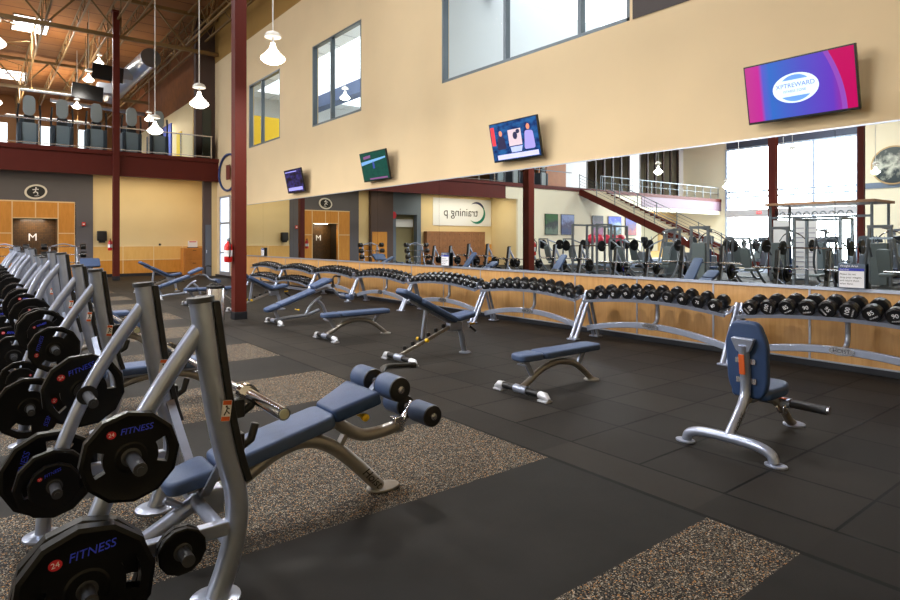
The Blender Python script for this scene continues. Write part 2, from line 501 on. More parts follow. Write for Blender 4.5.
# tiled entry to the men's locker room, set back, with its letter
def tile_material():
    m, nt, bs = nodemat('brown_mosaic_tile')
    tc = N(nt, 'ShaderNodeTexCoord'); br = N(nt, 'ShaderNodeTexBrick'); br.offset = 0
    mp = N(nt, 'ShaderNodeMapping'); mp.inputs['Rotation'].default_value = (PI/2, 0, 0)
    nt.links.new(tc.outputs['Object'], mp.inputs[0]); nt.links.new(mp.outputs[0], br.inputs['Vector'])
    br.inputs['Color1'].default_value = lin((92,64,34)); br.inputs['Color2'].default_value = lin((70,50,28)); br.inputs['Mortar'].default_value = lin((40,30,20))
    br.inputs['Scale'].default_value = 6; br.inputs['Brick Width'].default_value = .4; br.inputs['Row Height'].default_value = .4; br.inputs['Mortar Size'].default_value = .03
    nt.links.new(br.outputs['Color'], bs.inputs['Base Color']); bs.inputs['Roughness'].default_value = .3
    return m
b = MB(); b.box2((1.07, YF+.9, 0), (2.57, YF+1.0, 2.42)); b.box2((1.0, YF+.2, 0), (1.07, YF+1, 2.45)); b.box2((2.57, YF+.2, 0), (2.64, YF+1, 2.45)); b.box2((1.0, YF+.2, 2.42), (2.64, YF+1, 2.5)); b.box2((1.0, YF+.2, -.02), (2.64, YF+1, 0))
struct('wall_locker_entry', b, tile_material())
t = thing('door_letter', 'white letter M on the brown tiled wall of the locker room entry', 'sign', (1.78, YF+.898, 1.65))
text('letter', 'M', .42, whitetext, t, onNY(0, 0, 0), ext=.006)

# oval wall sign above that entry
t = thing('oval_sign', 'oval black sign with a white running figure above the orange panels', 'sign', (1.83, YF-.035, 3.45)); t.scale = (1.05,1,1.12); t.rotation_euler = (0,-.2,0)
q = MB(); q.T = FACE_NY; q.prism(ell(.36, .26, 36), 0, .03); part('rim', q, mat('pale_silver_rim', (226,222,214), .4), t)
q = MB(); q.T = FACE_NY; q.prism(ell(.29, .2, 36), .03, .038); part('face', q, blacktext, t)
q = MB(); q.T = FACE_NY
q.lathe([(0,.05),(.028,.05),(.028,.04)], 12, (.03, .13, 0))
for p in (((.02,.1),(-.02,0)), ((.01,.09),(.1,.07)), ((0,.08),(-.09,.09)), ((-.02,.01),(.05,-.04)), ((.05,-.04),(.03,-.1)), ((-.02,.01),(-.09,-.03))):
    q.tube([(p[0][0], p[0][1], .045), (p[1][0], p[1][1], .045)], .017, 6)
part('running_figure', q, whitetext, t)
text('lettering', 'MEN', .07, whitetext, t, onNY(0, -.04, -.14))

# panels of honey wood on the cream wall
b = MB(); b.box2((3.8, YF-.02, .7), (XR, YF, 1.28)); struct('wall_back_panel', b, orangelight)
b = MB(); b.box2((3.8, YF-.021, .12), (XR, YF, .7)); b.box2((-.76, YF-.021, .12), (-.17, YF, 1.28)); b.box2((-9.8, YF-.021, .12), (-4.25, YF, 1.28)); struct('wall_back_lower_panel', b, orangeflat)
b = MB(); b.box2((3.8, YF-.03, 1.27), (XR, YF, 1.3)); b.box2((3.8, YF-.03, .69), (XR, YF, .71))
for x in (4.9, 6.1, 7.3): b.box2((x-.012, YF-.03, .12), (x+.012, YF-.02, 1.28))
struct('trim_6', b, mat('pale_joint_strip', (236,214,170), .5))
b = MB(); b.box2((3.17, YF-.04, 0), (XR, YF, .12)); b.box2((-.15, YF-.05, 0), (.4, YF, .12)); b.box2((-9.8, YF-.05, 0), (-.15, YF, .12)); struct('baseboard_back', b, blackbase)
# brown pier, blue grey portal, orange door further along (seen in the mirror)
b = MB(); b.box2((-2.21, YF-.25, 0), (-.78, YF+.2, 4.3)); struct('wall_back_brown', b, taupe)
b = MB(); b.box2((-1.75, YF-.28, 0), (-.9, YF-.25, 1.95)); b.box2((-1.8, YF-.27, 0), (-.85, YF-.25, 2.0)); struct('door_1', b, orangeflat)
b = MB(); b.box2((-2.48, YF-.12, 0), (-2.21, YF+.2, 4.3)); b.box2((-4.21, YF-.12, 0), (-3.93, YF+.2, 4.3)); b.box2((-3.93, YF-.12, 3.0), (-2.48, YF+.2, 4.3)); struct('wall_back_bluegrey', b, bluegrey)
b = MB(); b.box2((-4.6, YF+.36, 0), (-1.9, YF+.46, 3.4)); b.box2((-4.0, YF+.2, 0), (-3.93, YF+.36, 3.1)); b.box2((-2.48, YF+.2, 0), (-2.4, YF+.36, 3.1)); struct('wall_portal', b, mat('khaki_wall', (150,140,104), .7))
b = MB(); b.box2((-3.9, YF+.25, 2.3), (-2.5, YF+.35, 2.75)); struct('trim_7', b, white)
t = thing('round_sign', 'small round red sign beside the blue grey portal', 'sign', (-2.32, YF-.13, 2.95))
q = MB(); q.T = FACE_NY; q.prism(ell(.16, .2, 20), 0, .03); part('disc', q, redtext, t)
# pier at the mirror wall end under the balcony with grey door
b = MB(); b.box2((7.58, 26.75, 0), (7.93, 26.9, ZB)); b.cur = 1; b.box2((7.93, 26.75, 0), (XR-.001, 26.9, ZB)); struct('wall_pier', b, [taupe, cream])
b = MB(); b.box2((7.66, 26.7, 0), (7.9, 26.75, 2.2)); dd = struct('door_2', b, mat('grey_metal_door', (84,88,98), .5))
q = MB(); q.box((7.7, 26.68, 1.05), (.03, .03, .14)); part('door_handle', q, steel, dd)

# balcony: slab, oxblood fascia beam
b = MB(); b.box2((XL, YB+.15, ZF-.22), (XR, YU, ZF)); struct('floor_balcony', b, carpet)
b = MB(); b.box2((-10, YB+.2, 4.26), (XR, YF, 4.3)); struct('ceiling_under_balcony', b, cream)
b = MB(); b.box2((-8.8, YB, ZB), (XR-.01, YB+.16, 4.86)); b.box2((-8.8, YB-.06, 4.84), (XR-.01, YB+.16, 5.0)); b.box2((-8.8, YB-.05, ZB-.01), (XR-.01, YB+.16, ZB+.04))
b.box2((XL, YB-.05, 4.78), (-8.8, YB+.16, 5.02)); struct('trim_8', b, redsteel)
b = MB(); b.box2((-22.5, YB, 0), (-9.8, YB+.15, 4.78)); b.box2((-9.8, YB, ZB), (-8.8, YB+.15, 4.78)); b.box2((XL, YB, 3.7), (-22.5, YB+.15, 4.0)); struct('wall_back_upper', b, mat('warm_white_wall', (234,224,196), .75, spec=.25))
b = MB(); b.box2((XL, YB-.03, 4.0), (-22.5, YB+.15, 4.78)); struct('trim_9', b, purple)
b = MB(); b.box2((XL, 30.6, 0), (-31.2, 30.8, 4.7)); b.box2((-31.2, 30.6, 0), (-27.2, 30.8, .6)); b.box2((-31.2, 30.6, 3.1), (-27.2, 30.8, 4.7)); b.box2((-27.2, 30.6, 0), (-22.5, 30.8, 4.7)); b.box2((-22.6, YB+.15, 0), (-22.5, 30.6, 4.7)); struct('wall_lobby', b, mat('ochre_wall', (206,170,110), .7))

# window wall (mirror shows it): X = -34, Y 16.3..26
b = MB()
b.box2((XL-.2, 26.0, 0), (XL, YU, ZC)); b.box2((XL-.2, Y0, 0), (XL, 16.3, ZC)); b.box2((XL-.2, 16.3, 9.2), (XL, 26.0, ZC))
struct('wall_left', b, mat('pale_wall_paint', (232,222,190), .75, spec=.25))
b = MB(); b.box2((XL, 16.3, 9.25), (XL+.12, 26, 10.4)); struct('trim_12', b, mat('dark_slate_header', (58,66,84), .6))
b = MB()
for y in (16.3, 19.2, 22.4, 26.0): b.box((XL+.0, y, 4.6), (.2, .18, 9.2))
for y in (17.7, 20.6, 24.0): b.box((XL, y, 1.7), (.14, .1, 3.4))
for z in (9.15, 5.55, 5.1): b.box((XL, 21.15, z), (.16, 9.7, .14))
for y0, y1 in ((19.2, 20.6), (20.6, 22.4)): b.box((XL, (y0+y1)/2, 2.3), (.14, y1-y0, .12))
w = struct('window_4', b, mat('pale_blue_frame', (170,186,206), .4, .3))
b = MB(); b.box((XL+.02, 21.15, 3.75), (.3, 9.7, .6)); struct('trim_10', b, mat('pale_grey_transom', (186,184,182), .6))
b = MB(); b.box2((XL, Y0, 5.2), (XL+.05, 16.2, 5.6)); struct('trim_11', b, bluegrey)
b = MB(); b.box2((XL, Y0-.2, 0), (XR, Y0, ZC)); struct('wall_front', b, cream)

# upstairs: window wall seen in the mirror, wall with doors at the right end, back wall with windows
b = MB()
segs = [(-34.0, -33.2), (-27.4, -26.0), (-20.6, -18.2), (-18.2, -16.4)]
YW = 30.0
for x0, x1 in segs[:3]: b.box2((x0, YW, ZF), (x1, YW+.15, ZC))
b.box2((-34, YW, 9.6), (-18.2, YW+.15, ZC)); b.box2((-34, YW, ZF), (-18.2, YW+.15, ZF+.45))
struct('wall_upper_window', b, white)
b = MB(); b.box2((-18.2, YW, ZF), (-15.2, YW+.15, 8.4)); struct('wall_upper_wood', b, mat('brown_wood_wall', (170,104,52), .5, var=.1, scale=3))
for i, (x0, x1) in enumerate(((-33.2, -27.4), (-26.0, -20.6))):
    b = MB()
    for k in range(6):
        x = x0+(x1-x0)*k/5; b.box((x, YW+.07, 7.5), (.16, .16, 4.2))
    for z in (5.45, 9.55): b.box(((x0+x1)/2, YW+.07, z), (x1-x0, .14, .12))
    struct('window_%d' % (5+i), b, mat('dark_brown_frame', (58,44,38), .5))
b = MB()
b.box2((XR-.2, 29.7, ZF), (XR, YU, 8.1)); struct('wall_upper_right', b, cream)
b = MB(); b.box2((7.35, 27.0, ZF), (XR, 27.3, ZC)); struct('wall_upper_pier', b, taupe)
b = MB(); b.box2((7.62, 26.96, ZF), (7.98, 27.0, 7.2)); struct('door_3', b, mat('dark_green_door', (60,66,58), .5))
b = MB(); b.box2((XR-.26, 33.5, ZF), (XR-.2, 35.4, 7.6)); struct('door_4', b, mat('blue_door', (66,78,150), .5))
b = MB(); b.box2((XR-.26, 31.6, ZF), (XR-.2, 32.4, 6.9)); struct('door_5', b, yellowwall)
b = MB()
b.box2((XR-.2, 29.6, 8.1), (XR, YU, ZC))
struct('wall_upper_right_top', b, mat('brown_upper_wall', (128,78,38), .8, var=.15, scale=3))
b = MB()
xs = [XL, -12, -9.5, -6, -3.5, 0.2, 1.6, 3.0, 4.1, 5.6, 6.6, XR]
for k in range(0, len(xs), 2): b.box2((xs[k], YU, 7.7), (xs[k+1], YU+.2, 9.4))
b.box2((XL, YU, 9.4), (XR, YU+.2, ZC)); b.box2((XL, YU, ZF), (XR, YU+.2, 7.7)); struct('wall_upper_back', b, mat('upper_back_wall', (166,110,60), .7))

# columns
def column(x, y, label):
    t = thing('steel_column', label, 'column', (x, y, 0), group='oxblood square steel columns')
    w_ = .3 if x < -5 else .228; hc = 10.45 if y > 20 else ZC-.04; q = MB(); q.box((0, 0, hc/2), (w_, w_, hc-.02)); part('shaft', q, redsteel, t, bev=.008)
    q = MB(); q.box((0, 0, .075), (w_+.017, w_+.017, .15)); part('base_band', q, blackbase, t, bev=.004)
    q = MB(); q.box((0, 0, hc-.06), (.3, .3, .06)); part('cap_plate', q, redsteel, t)
    return t
column(4.055, 11.92, 'tall oxblood steel column beside the stainless trash can, with a red extinguisher')
column(4.245, 26.45, 'oxblood steel column rising past the balcony, left of the plain cream wall')
column(-10.95, 12.0, 'broad oxblood column reflected in front of the window wall')
column(-21.9, 12.2, 'thin oxblood column reflected beside the round picture')

# roof trusses across the room and joists along it
def truss(name, p0, p1, z0, z1, n, label, r=.05):
    t = thing(name, label, 'roof truss', (p0[0], p0[1], 0))
    dx, dy = p1[0]-p0[0], p1[1]-p0[1]
    q = MB(); q.bar((0,0,z1), (dx,dy,z1), r*2, r*2); part('top_chord', q, trussmat, t)
    q = MB(); q.bar((0,0,z0), (dx,dy,z0), r*2, r*2); part('bottom_chord', q, trussmat, t)
    q = MB()
    for k in range(n):
        a, c, d = k/n, (k+.5)/n, (k+1)/n
        q.bar((dx*a,dy*a,z1), (dx*c,dy*c,z0), r*.9, r*.9); q.bar((dx*c,dy*c,z0), (dx*d,dy*d,z1), r*.9, r*.9)
        if k % 2: q.bar((dx*c,dy*c,z0), (dx*c,dy*c,z1), r*.7, r*.7)
    part('web', q, trussmat, t)
    return t
truss('roof_truss', (-14, YB), (XR-.05, YB), 9.45, 10.95, 9, 'tan steel roof truss crossing directly above the balcony rail', .07)
truss('roof_truss', (-14, 38.5), (XR-.25, 38.5), 9.5, 10.95, 9, 'tan steel roof truss deep inside the upper floor', .07)
truss('roof_truss', (-14, 13.5), (XR-.05, 13.5), 9.45, 10.95, 9, 'tan steel roof truss crossing over the benches', .07)
jl = ['bar joist under the timber deck, farthest left', 'bar joist running away above the first grey cardio machine', 'bar joist running away between the hanging televisions', 'bar joist running away over the hanging ductwork', 'bar joist running away beside the dark upper wall', 'bar joist running away along the top of the tan wall band']
for i, x in enumerate((-3.6, -.8, 2.0, 4.3, 6.9, 7.75)):
    truss('bar_joist', (x, 20.0), (x, YU-.1), 10.1 if i % 2 else 9.7, 10.98, 12, jl[i], .035)
for i, (x, lb) in enumerate(((.6,'shallow roof joist between the skylights'), (3.3,'shallow roof joist passing over the lower hanging television'), (5.15,'shallow roof joist just right of the column top'), (7.32,'shallow roof joist next to the dark upper wall'))):
    truss('bar_joist', (x, 22.0), (x, YU-.1), 10.45, 11.0, 18, lb, .028)
q = MB()
for k in range(4):
    y = 30.5+k*3.4
    q.tube([(.2, y, 10.7), (1.9, y+2.4, 10.9)], .022, 6); q.tube([(1.9, y, 10.7), (.2, y+2.4, 10.9)], .022, 6)
solid('cross_brace', q, trussmat, 'crossed thin steel brace rods between the joists by the skylights', 'brace')
sl = ['nearest skylight, bright three pane rectangle at upper left', 'second skylight deeper over the upper floor at the left edge', 'added skylight over the racks at far left', 'added skylight in the main hall roof over the benches','added skylight in the roof over the cable machines','added skylight in the roof over the middle of the hall', 'added skylight in the roof near the window wall', 'added skylight in the roof above the staircase', 'added skylight in the roof beside the round picture']
skp = [(1.9, 32.9), (1.6, 43.6), (-1.5, 20), (4.6, 7.5), (-8.5, 6), (-8.5, 19), (-22, 13), (-24, 22), (-29, 17)]  # first two belong to the roof, the rest are added to light the hall
for i, (x, y) in enumerate(skp):
    t = thing('skylight', sl[i], 'skylight', (x, y, ZC))
    q = MB()
    for s in (-1, 1): q.box((s*.68, 0, -.02), (.05, 2.5, .06)); q.box((0, s*1.25, -.02), (1.4, .05, .06))
    for s in (-.42, .42): q.box((0, s, -.02), (1.34, .05, .05))
    part('frame', q, trussmat, t)
    q = MB(); q.box((0, 0, -.005), (1.32, 2.46, .01)); part('lens', q, skyl, t)
    L = bpy.data.lights.new('skylight_daylight', 'AREA'); L.shape = 'RECTANGLE'; L.size = 1.3; L.size_y = 2.4; L.color = (.93,.96,1); L.energy = 260 if x > -6 else 700
    o = bpy.data.objects.new('skylight_daylight', L); COL.objects.link(o); o.parent = t; o.location = (0, 0, -.1)
# round spiral duct with branches
q = MB(); q.tube([(6.05, 29.2, 9.6), (5.8, 33, 9.45), (5.75, 37.5, 9.4)], .42, 20); dk = solid('round_duct', q, duct, 'fat galvanised round duct hanging under the roof behind the column', 'duct')
q = MB(); q.box((5.3, 31.5, 9.2), (.8, .7, .5)); part('branch', q, duct, dk)
q = MB(); q.box((5.1, 34.5, 9.1), (.8, .7, .5)); part('branch', q, duct, dk)
q = MB(); q.tube([(3.2, 40, 9.3), (8, 40, 9.1)], .12, 12); solid('roof_pipe', q, duct, 'long thin silver pipe crossing below the roof deck', 'pipe')

# railing of the balcony
rt = thing('balcony_railing', 'slim steel railing with glass panels along the balcony edge above the entry', 'railing', (0, YB, ZF))
q = MB(); q.bar((-8.8, .05, .96), (7.9, .05, .96), .045, .045); part('top_rail', q, steel, rt)
q = MB(); q.bar((-8.8, .05, .1), (7.9, .05, .1), .03, .03); part('bottom_rail', q, steel, rt)
x = 7.85
while x > -8.9:
    q = MB(); q.box((x, .05, .48), (.045, .05, .98)); part('post', q, steel, rt); x -= 1.215
q = MB(); q.box((-.4, .05, .53), (16.5, .008, .8)); part('glass_panel', q, glassy, rt)
rt = thing('balcony_railing', 'steel railing of the far balcony in front of the tall windows, reflected', 'railing', (0, YB, ZF+.04))
q = MB(); q.bar((-33.8, .05, .96), (-17.8, .05, .96), .05, .05); q.bar((-14.8, .05, .96), (-8.9, .05, .96), .05, .05); part('top_rail', q, alufr, rt)
for k in range(14):
    xx = -33.6+1.215*k
    q = MB(); q.box((xx, .05, .48), (.04, .04, .96)); part('post', q, alufr, rt)
q = MB()
q.bar((-33.8, .05, .5), (-17.8, .05, .5), .02, .02)
part('mid_rail', q, alufr, rt)

# world, sun-lit haze outside
W = bpy.data.worlds.new('daylight'); SC.world = W; W.use_nodes = True
nt = W.node_tree; bg = nt.nodes['Background']
tc = N(nt, 'ShaderNodeTexCoord'); sp = N(nt, 'ShaderNodeSeparateXYZ'); nt.links.new(tc.outputs['Generated'], sp.inputs[0])
nz = N(nt, 'ShaderNodeTexNoise'); nz.inputs['Scale'].default_value = 22; nz.inputs['Detail'].default_value = 5; nt.links.new(tc.outputs['Generated'], nz.inputs['Vector'])
hh = math_(nt, 'ADD', sp.outputs[2], math_(nt, 'MULTIPLY', math_(nt, 'SUBTRACT', nz.outputs['Fac'], .5), .22))
cr = N(nt, 'ShaderNodeValToRGB'); e = cr.color_ramp.elements
e[0].position = .0; e[0].color = (.75,.78,.78,1)
e[1].position = .13; e[1].color = (.92,.96,1,1)
x = e.new(.05); x.color = (.55,.58,.38,1)
nt.links.new(hh, cr.inputs[0]); nt.links.new(cr.outputs[0], bg.inputs[0]); bg.inputs[1].default_value = 1.6

# ================================================================= THINGS ON THE WALLS
def lamp(loc, label, grp='white pendant lamps over the gym floor', full=True, energy=60, top=None):
    t = thing('pendant_lamp', label, 'lamp', loc, group=grp)
    q = MB(); q.cyl((0,0,.42), (0,0,(top or ZC)-loc[2]), .012, 6); part('cord', q, lampcap, t)
    q = MB(); q.lathe([(.14,.345),(.137,.38),(.11,.42),(.06,.445),(.02,.455)], 24); part('cap', q, lampcap, t)
    q = MB(); q.cyl((0,0,.16), (0,0,.37), .02, 8); part('stem', q, steel, t)
    q = MB(); q.lathe([(.035,.25),(.045,.2),(.06,.16),(.1,.1),(.15,.05),(.192,.01),(.207,-.015),(.2,-.04),(.15,-.082),(.085,-.11),(.001,-.12)], 28); part('shade', q, lampglass, t)
    if energy:
        L = bpy.data.lights.new('lamp_bulb', 'AREA'); L.shape = 'DISK'; L.size = .2; L.energy = energy; L.color = (1,.955,.89)
        o = bpy.data.objects.new('lamp_bulb', L); COL.objects.link(o); o.parent = t; o.location = (0,0,-.123)
    return t
for loc, lb in (((4.0,10.05,4.68), 'large glowing pendant lamp right of the red column, nearest and biggest'),
                ((4.0,14.42,4.68), 'glowing pendant lamp hanging left of the red column, second in its row'),
                ((4.0,18.78,4.68), 'glowing pendant lamp hanging before the balcony railing, third in its row'),
                ((4.0,5.6,4.68), 'pendant lamp hanging over the upright bench, above the frame'),
                ((.17,12.1,4.72), 'pendant lamp cut by the left edge of the photo, highest there'),
                ((.2,14.3,4.75), 'pendant lamp at the left edge, second from the top'),
                ((.25,17.2,4.7), 'pendant lamp at the left edge, lowest of three'),
                ((.3,6.0,4.7), 'pendant lamp above the row of racks, left of the frame')):
    lamp(loc, lb)
for loc, lb in (((-8.5,10.2,4.7), 'pendant lamp reflected before the window wall under the magenta television'),
                ((-18.5,10.5,4.9), 'pendant lamp reflected beside the round picture'), ((-8.5,16,4.7), 'pendant lamp reflected over the rows of machines'),
                ((-18.5,18,4.7), 'pendant lamp reflected near the staircase'), ((-26,21,6.0), 'dark pendant lamp reflected against the bright window, left'), ((-26,18,6.2), 'pendant lamp reflected against the bright window, right')):
    lamp(loc, lb, 'pendant lamps over the machine floor', energy=60)
lamp((12.0, 22.4, 7.45), 'pendant lamp inside the upstairs room, seen through the middle window', 'lamps of the upstairs rooms', energy=0, top=8.6)
def px_on(px, y):  # direct-view x on a plane (used for the small lamps and screens of the upper floor)
    r = (px-450)/605.; s, c = .61587, .78785
    return y*(s+r*c)/(c-r*s)
for (x, y, z), lb in (((px_on(99,33),33,10.0), 'small pendant lamp above the upper hanging television'), ((px_on(88,29.6),29.4,8.3), 'small pendant lamp left of the two hanging televisions'),
                      ((px_on(77,36),36,8.35), 'small lamp glowing behind the upper floor machines'), ((px_on(149,34),34,7.75), 'small lamp glowing above the fourth grey machine')):
    lamp((x, y, z), lb, 'pendant lamps of the upper floor', energy=40)

def screen_mat(name, kind):
    m, nt, b = nodemat(name)
    tc = N(nt, 'ShaderNodeTexCoord'); sp = N(nt, 'ShaderNodeSeparateXYZ'); nt.links.new(tc.outputs['Generated'], sp.inputs[0])
    U, Vv = sp.outputs[0], sp.outputs[1]
    if kind == 1:
        cr = N(nt, 'ShaderNodeValToRGB'); e = cr.color_ramp.elements
        e[0].position = 0; e[0].color = lin((226,70,170)); e[1].position = 1; e[1].color = lin((228,0,110))
        for p, c in ((.13,(232,50,180)), (.17,(110,110,240)), (.24,(64,130,235)), (.55,(100,96,230)), (.8,(122,70,225))):
            x = e.new(p); x.color = lin(c)
        nt.links.new(U, cr.inputs[0])
        d = math_(nt, 'ADD', U, math_(nt, 'MULTIPLY', math_(nt, 'POWER', Vv, 2.0), .13))
        edge = math_(nt, 'GREATER_THAN', d, .915)
        edge2 = math_(nt, 'GREATER_THAN', d, .87)
        col = mix_(nt, edge2, cr.outputs[0], lin((176,90,220)))
        col = mix_(nt, edge, col, lin((228,0,110)))
    elif kind == 2:
        n = N(nt, 'ShaderNodeTexNoise'); n.inputs['Scale'].default_value = 7; nt.links.new(tc.outputs['Generated'], n.inputs['Vector'])
        cr = N(nt, 'ShaderNodeValToRGB'); e = cr.color_ramp.elements
        e[0].position = .35; e[0].color = lin((28,50,130)); e[1].position = .62; e[1].color = lin((60,140,225))
        nt.links.new(n.outputs['Fac'], cr.inputs[0]); col = cr.outputs[0]
    elif kind == 3:
        n = N(nt, 'ShaderNodeTexNoise'); n.inputs['Scale'].default_value = 9; nt.links.new(tc.outputs['Generated'], n.inputs['Vector'])
        col = mix_(nt, n.outputs['Fac'], lin((24,90,84)), lin((52,140,118)))
    else:
        n = N(nt, 'ShaderNodeTexNoise'); n.inputs['Scale'].default_value = 6; nt.links.new(tc.outputs['Generated'], n.inputs['Vector'])
        cr = N(nt, 'ShaderNodeValToRGB'); e = cr.color_ramp.elements
        e[0].position = .42; e[0].color = lin((24,22,48)); e[1].position = .62; e[1].color = lin((92,84,190))
        nt.links.new(n.outputs['Fac'], cr.inputs[0]); col = cr.outputs[0]
    nt.links.new(col, b.inputs['Emission Color']); b.inputs['Emission Strength'].default_value = {1:.42,2:.3,3:.26,4:.22}[kind]
    b.inputs['Base Color'].default_value = (.004,.004,.004,1); b.inputs['Roughness'].default_value = .3; b.inputs['Specular IOR Level'].default_value = .08
    return m
def emat(name, rgb, s=.8):
    m = mat(name, rgb, .4, emit=s*.45); return m
def tv(yc, kind, label):
    w, h = 1.27, .745
    t = thing('television', label, 'television', (7.89, yc, 3.415))
    M = Matrix.Translation((0,0,0)) @ Matrix.Rotation(math.radians(-12), 4, "Y") @ FACE_NX
    def pl(mb, nm, m, **k):
        o = part(nm, mb, m, t, **k); o.matrix_local = M; return o
    q = MB(); q.box((0,0,-.03), (w, h, .05)); pl(q, 'bezel', tvblack, bev=.005)
    q = MB(); q.prism([(-w/2+.018,-h/2+.028),(w/2-.018,-h/2+.028),(w/2-.018,h/2-.018),(-w/2+.018,h/2-.018)], -.004, -.0035+.0005)
    q.T = Matrix.Identity(4)
    s = obj('screen', q.mesh('screen', screen_mat('screen_%s' % ('wave','news','field','match')[kind-1], kind)), t); s.matrix_local = M
    s.location = M @ V((0,0,.0005))
    q = MB(); q.T = Matrix.Identity(4); q.box((.2, 0, 0), (.1, .3, .3)); q.tube([(.05,0,0),(.2,0,0)], .04, 8); part('wall_mount', q, tvblack, t)
    Z = .002
    if kind == 1:
        e1 = emat('screen_badge_white', (214,232,250), .85); e2 = emat('screen_badge_blue', (96,150,230), .8)
        q = MB(); q.prism(ell(.265,.18,36,-.03,.0), Z, Z+.001); pl(q, 'screen_badge', e1)
        q = MB(); q.prism([( -.03+.19*math.cos(a), .0+.16*math.sin(a)) for a in [PI*.22+PI*.56*k/12 for k in range(13)]], Z+.001, Z+.0015)
        pl(q, 'badge_stripe', e2); q = MB(); q.prism([( -.03+.2*math.cos(a), -.005+.155*math.sin(a)) for a in [PI*1.2+PI*.6*k/12 for k in range(13)]], Z+.001, Z+.0015); pl(q, 'badge_stripe', e2)
        text('lettering', 'XPTREWARD', .075, emat('screen_letter_blue', (84,120,200), .6), t, M @ Matrix.Translation((-.03,.035,Z+.002)), ext=.0003)
        text('lettering', 'FITNESS ZONE', .04, MATS['screen_letter_blue'], t, M @ Matrix.Translation((-.04,-.035,Z+.002)), ext=.0003)
    if kind == 2:
        q = MB(); q.prism([(-.5,-.33),(.58,-.33),(.58,-.24),(-.5,-.24)], Z, Z+.001); pl(q, 'caption_strip', emat('screen_white', (190,190,240), .8))
        q = MB(); q.prism([(-.14,-.1),(.2,-.1),(.2,.2),(-.14,.2)], Z, Z+.001); pl(q, 'picture_inset', emat('screen_tan', (200,180,190), .8))
        q = MB(); q.prism([(-.1,-.22),(.16,-.22),(.2,-.12),(-.12,-.12)], Z, Z+.001); pl(q, 'desk', emat('screen_lilac', (170,180,240), .8))
        q = MB(); q.prism([(-.6,-.05),(-.5,-.05),(-.5,.3),(-.6,.3)], Z, Z+.001); pl(q, 'side_strip', emat('screen_red', (220,50,60), .8))
        q = MB(); q.prism(rounded([(-.48,-.14),(-.22,-.14),(-.26,.1),(-.42,.12)], .05), Z, Z+.001); pl(q, 'presenter_suit', emat('screen_dark', (26,26,66), .7))
        q = MB(); q.prism(ell(.045,.055,12,-.34,.16), Z, Z+.001); q.prism(ell(.045,.055,12,.39,.2), Z, Z+.001); pl(q, 'presenter_face', emat('screen_skin', (214,130,100), .8))
        q = MB(); q.prism(rounded([(.24,-.2),(.52,-.2),(.5,.12),(.3,.14)], .05), Z, Z+.001); pl(q, 'presenter_coat', emat('screen_mauve', (150,140,210), .8))
        q = MB(); q.prism(ell(.06,.07,12,.04,.08), Z+.001, Z+.002); q.prism(ell(.05,.04,12,.12,.15), Z+.001, Z+.002); pl(q, 'inset_figure', MATS['screen_dark'])
    if kind == 3:
        q = MB(); q.prism([(-.6,.05),(.58,.16),(.58,.2),(-.6,.14)], Z, Z+.001); pl(q, 'pitch_line', emat('screen_pale', (110,160,210), .7))
        q = MB(); q.prism(rounded([(-.06,-.06),(.04,-.06),(.03,.12),(-.05,.12)], .03), Z, Z+.001); pl(q, 'player', emat('screen_navy', (40,60,140), .7))
        q = MB(); q.prism([(-.45,.2),(-.1,.22),(-.1,.29),(-.45,.27)], Z, Z+.001); q.prism([(-.3,-.33),(.55,-.33),(.55,-.29),(-.3,-.29)], Z, Z+.001); pl(q, 'score_strip', emat('screen_maroon', (120,70,120), .7))
    if kind == 4:
        q = MB(); q.prism([(-.5,-.3),(.55,-.3),(.55,-.2),(-.5,-.2)], Z, Z+.001); q.prism([(-.55,.28),(.3,.28),(.3,.31),(-.55,.31)], Z, Z+.001); pl(q, 'caption_strip', emat('screen_pale_blue', (150,150,230), .8))
    return t
tv(3.2, 1, 'tilted wall television showing a magenta and blue gradient with an oval badge')
tv(8.15, 2, 'tilted wall television showing two news presenters on blue')
tv(13.2, 3, 'tilted wall television showing a green playing field')
tv(18.1, 4, 'smallest tilted wall television with a dark purple picture, leftmost')
# televisions hanging upstairs
for (x, y, z, lb) in ((4.5, 30.0, 8.83, 'dark television hanging upstairs, the upper of the pair left of the column'), (3.86, 31.0, 8.1, 'dark television hanging upstairs, lower and further left')):
    t = thing('hanging_television', lb, 'television', (x, y, z))
    q = MB(); q.box((0,0,0), (1.2,.1,.66), Matrix.Rotation(math.radians(4), 3, 'Y')); part('housing', q, tvblack, t, bev=.01)
    q = MB(); q.cyl((0,.05,.3), (0,.05,ZC-z), .025, 8); part('hanger', q, trussmat, t)

# grey drop-your-weights sign on the mirror ledge
t = thing('counter_sign', 'navy topped white notice standing on the mirror ledge above the nearest dumbbells', 'sign', (8.03, 2.67, .985), rz=0)
q = MB(); q.box2((-.012,-.14,0), (0,.14,.29)); q.box2((-.03,-.14,0), (.03,.14,.006)); part('holder', q, mat('grey_blue_holder', (72,86,106), .4), t, bev=.002)
q = MB(); q.box2((-.0135,-.13,.205), (-.012,.13,.235)); part('blue_band', q, mat('royal_blue_band', (20,40,170), .4), t)
q = MB(); q.box2((-.0135,-.128,.012), (-.012,.128,.203)); part('notice_sheet', q, paper, t)
text('heading', 'Weight Area', .036, whitetext, t, onNX(-.014,.12,.262), align='LEFT', ext=.0004)
text('subheading', 'Don\'t Drop', .02, whitetext, t, onNX(-.0145,.12,.22), align='LEFT', ext=.0004)
for k, s in enumerate(('Please do not', 'drop your weights', 'and return them', 'when done.')):
    text('notice_line', s, .03, blacktext, t, onNX(-.0145,.12,.165-.037*k), align='LEFT', ext=.0004)
copy_tree(t, (8.03, 10.43, .985), 0, 'navy topped white notice on the mirror ledge left of the seam, mid distance')
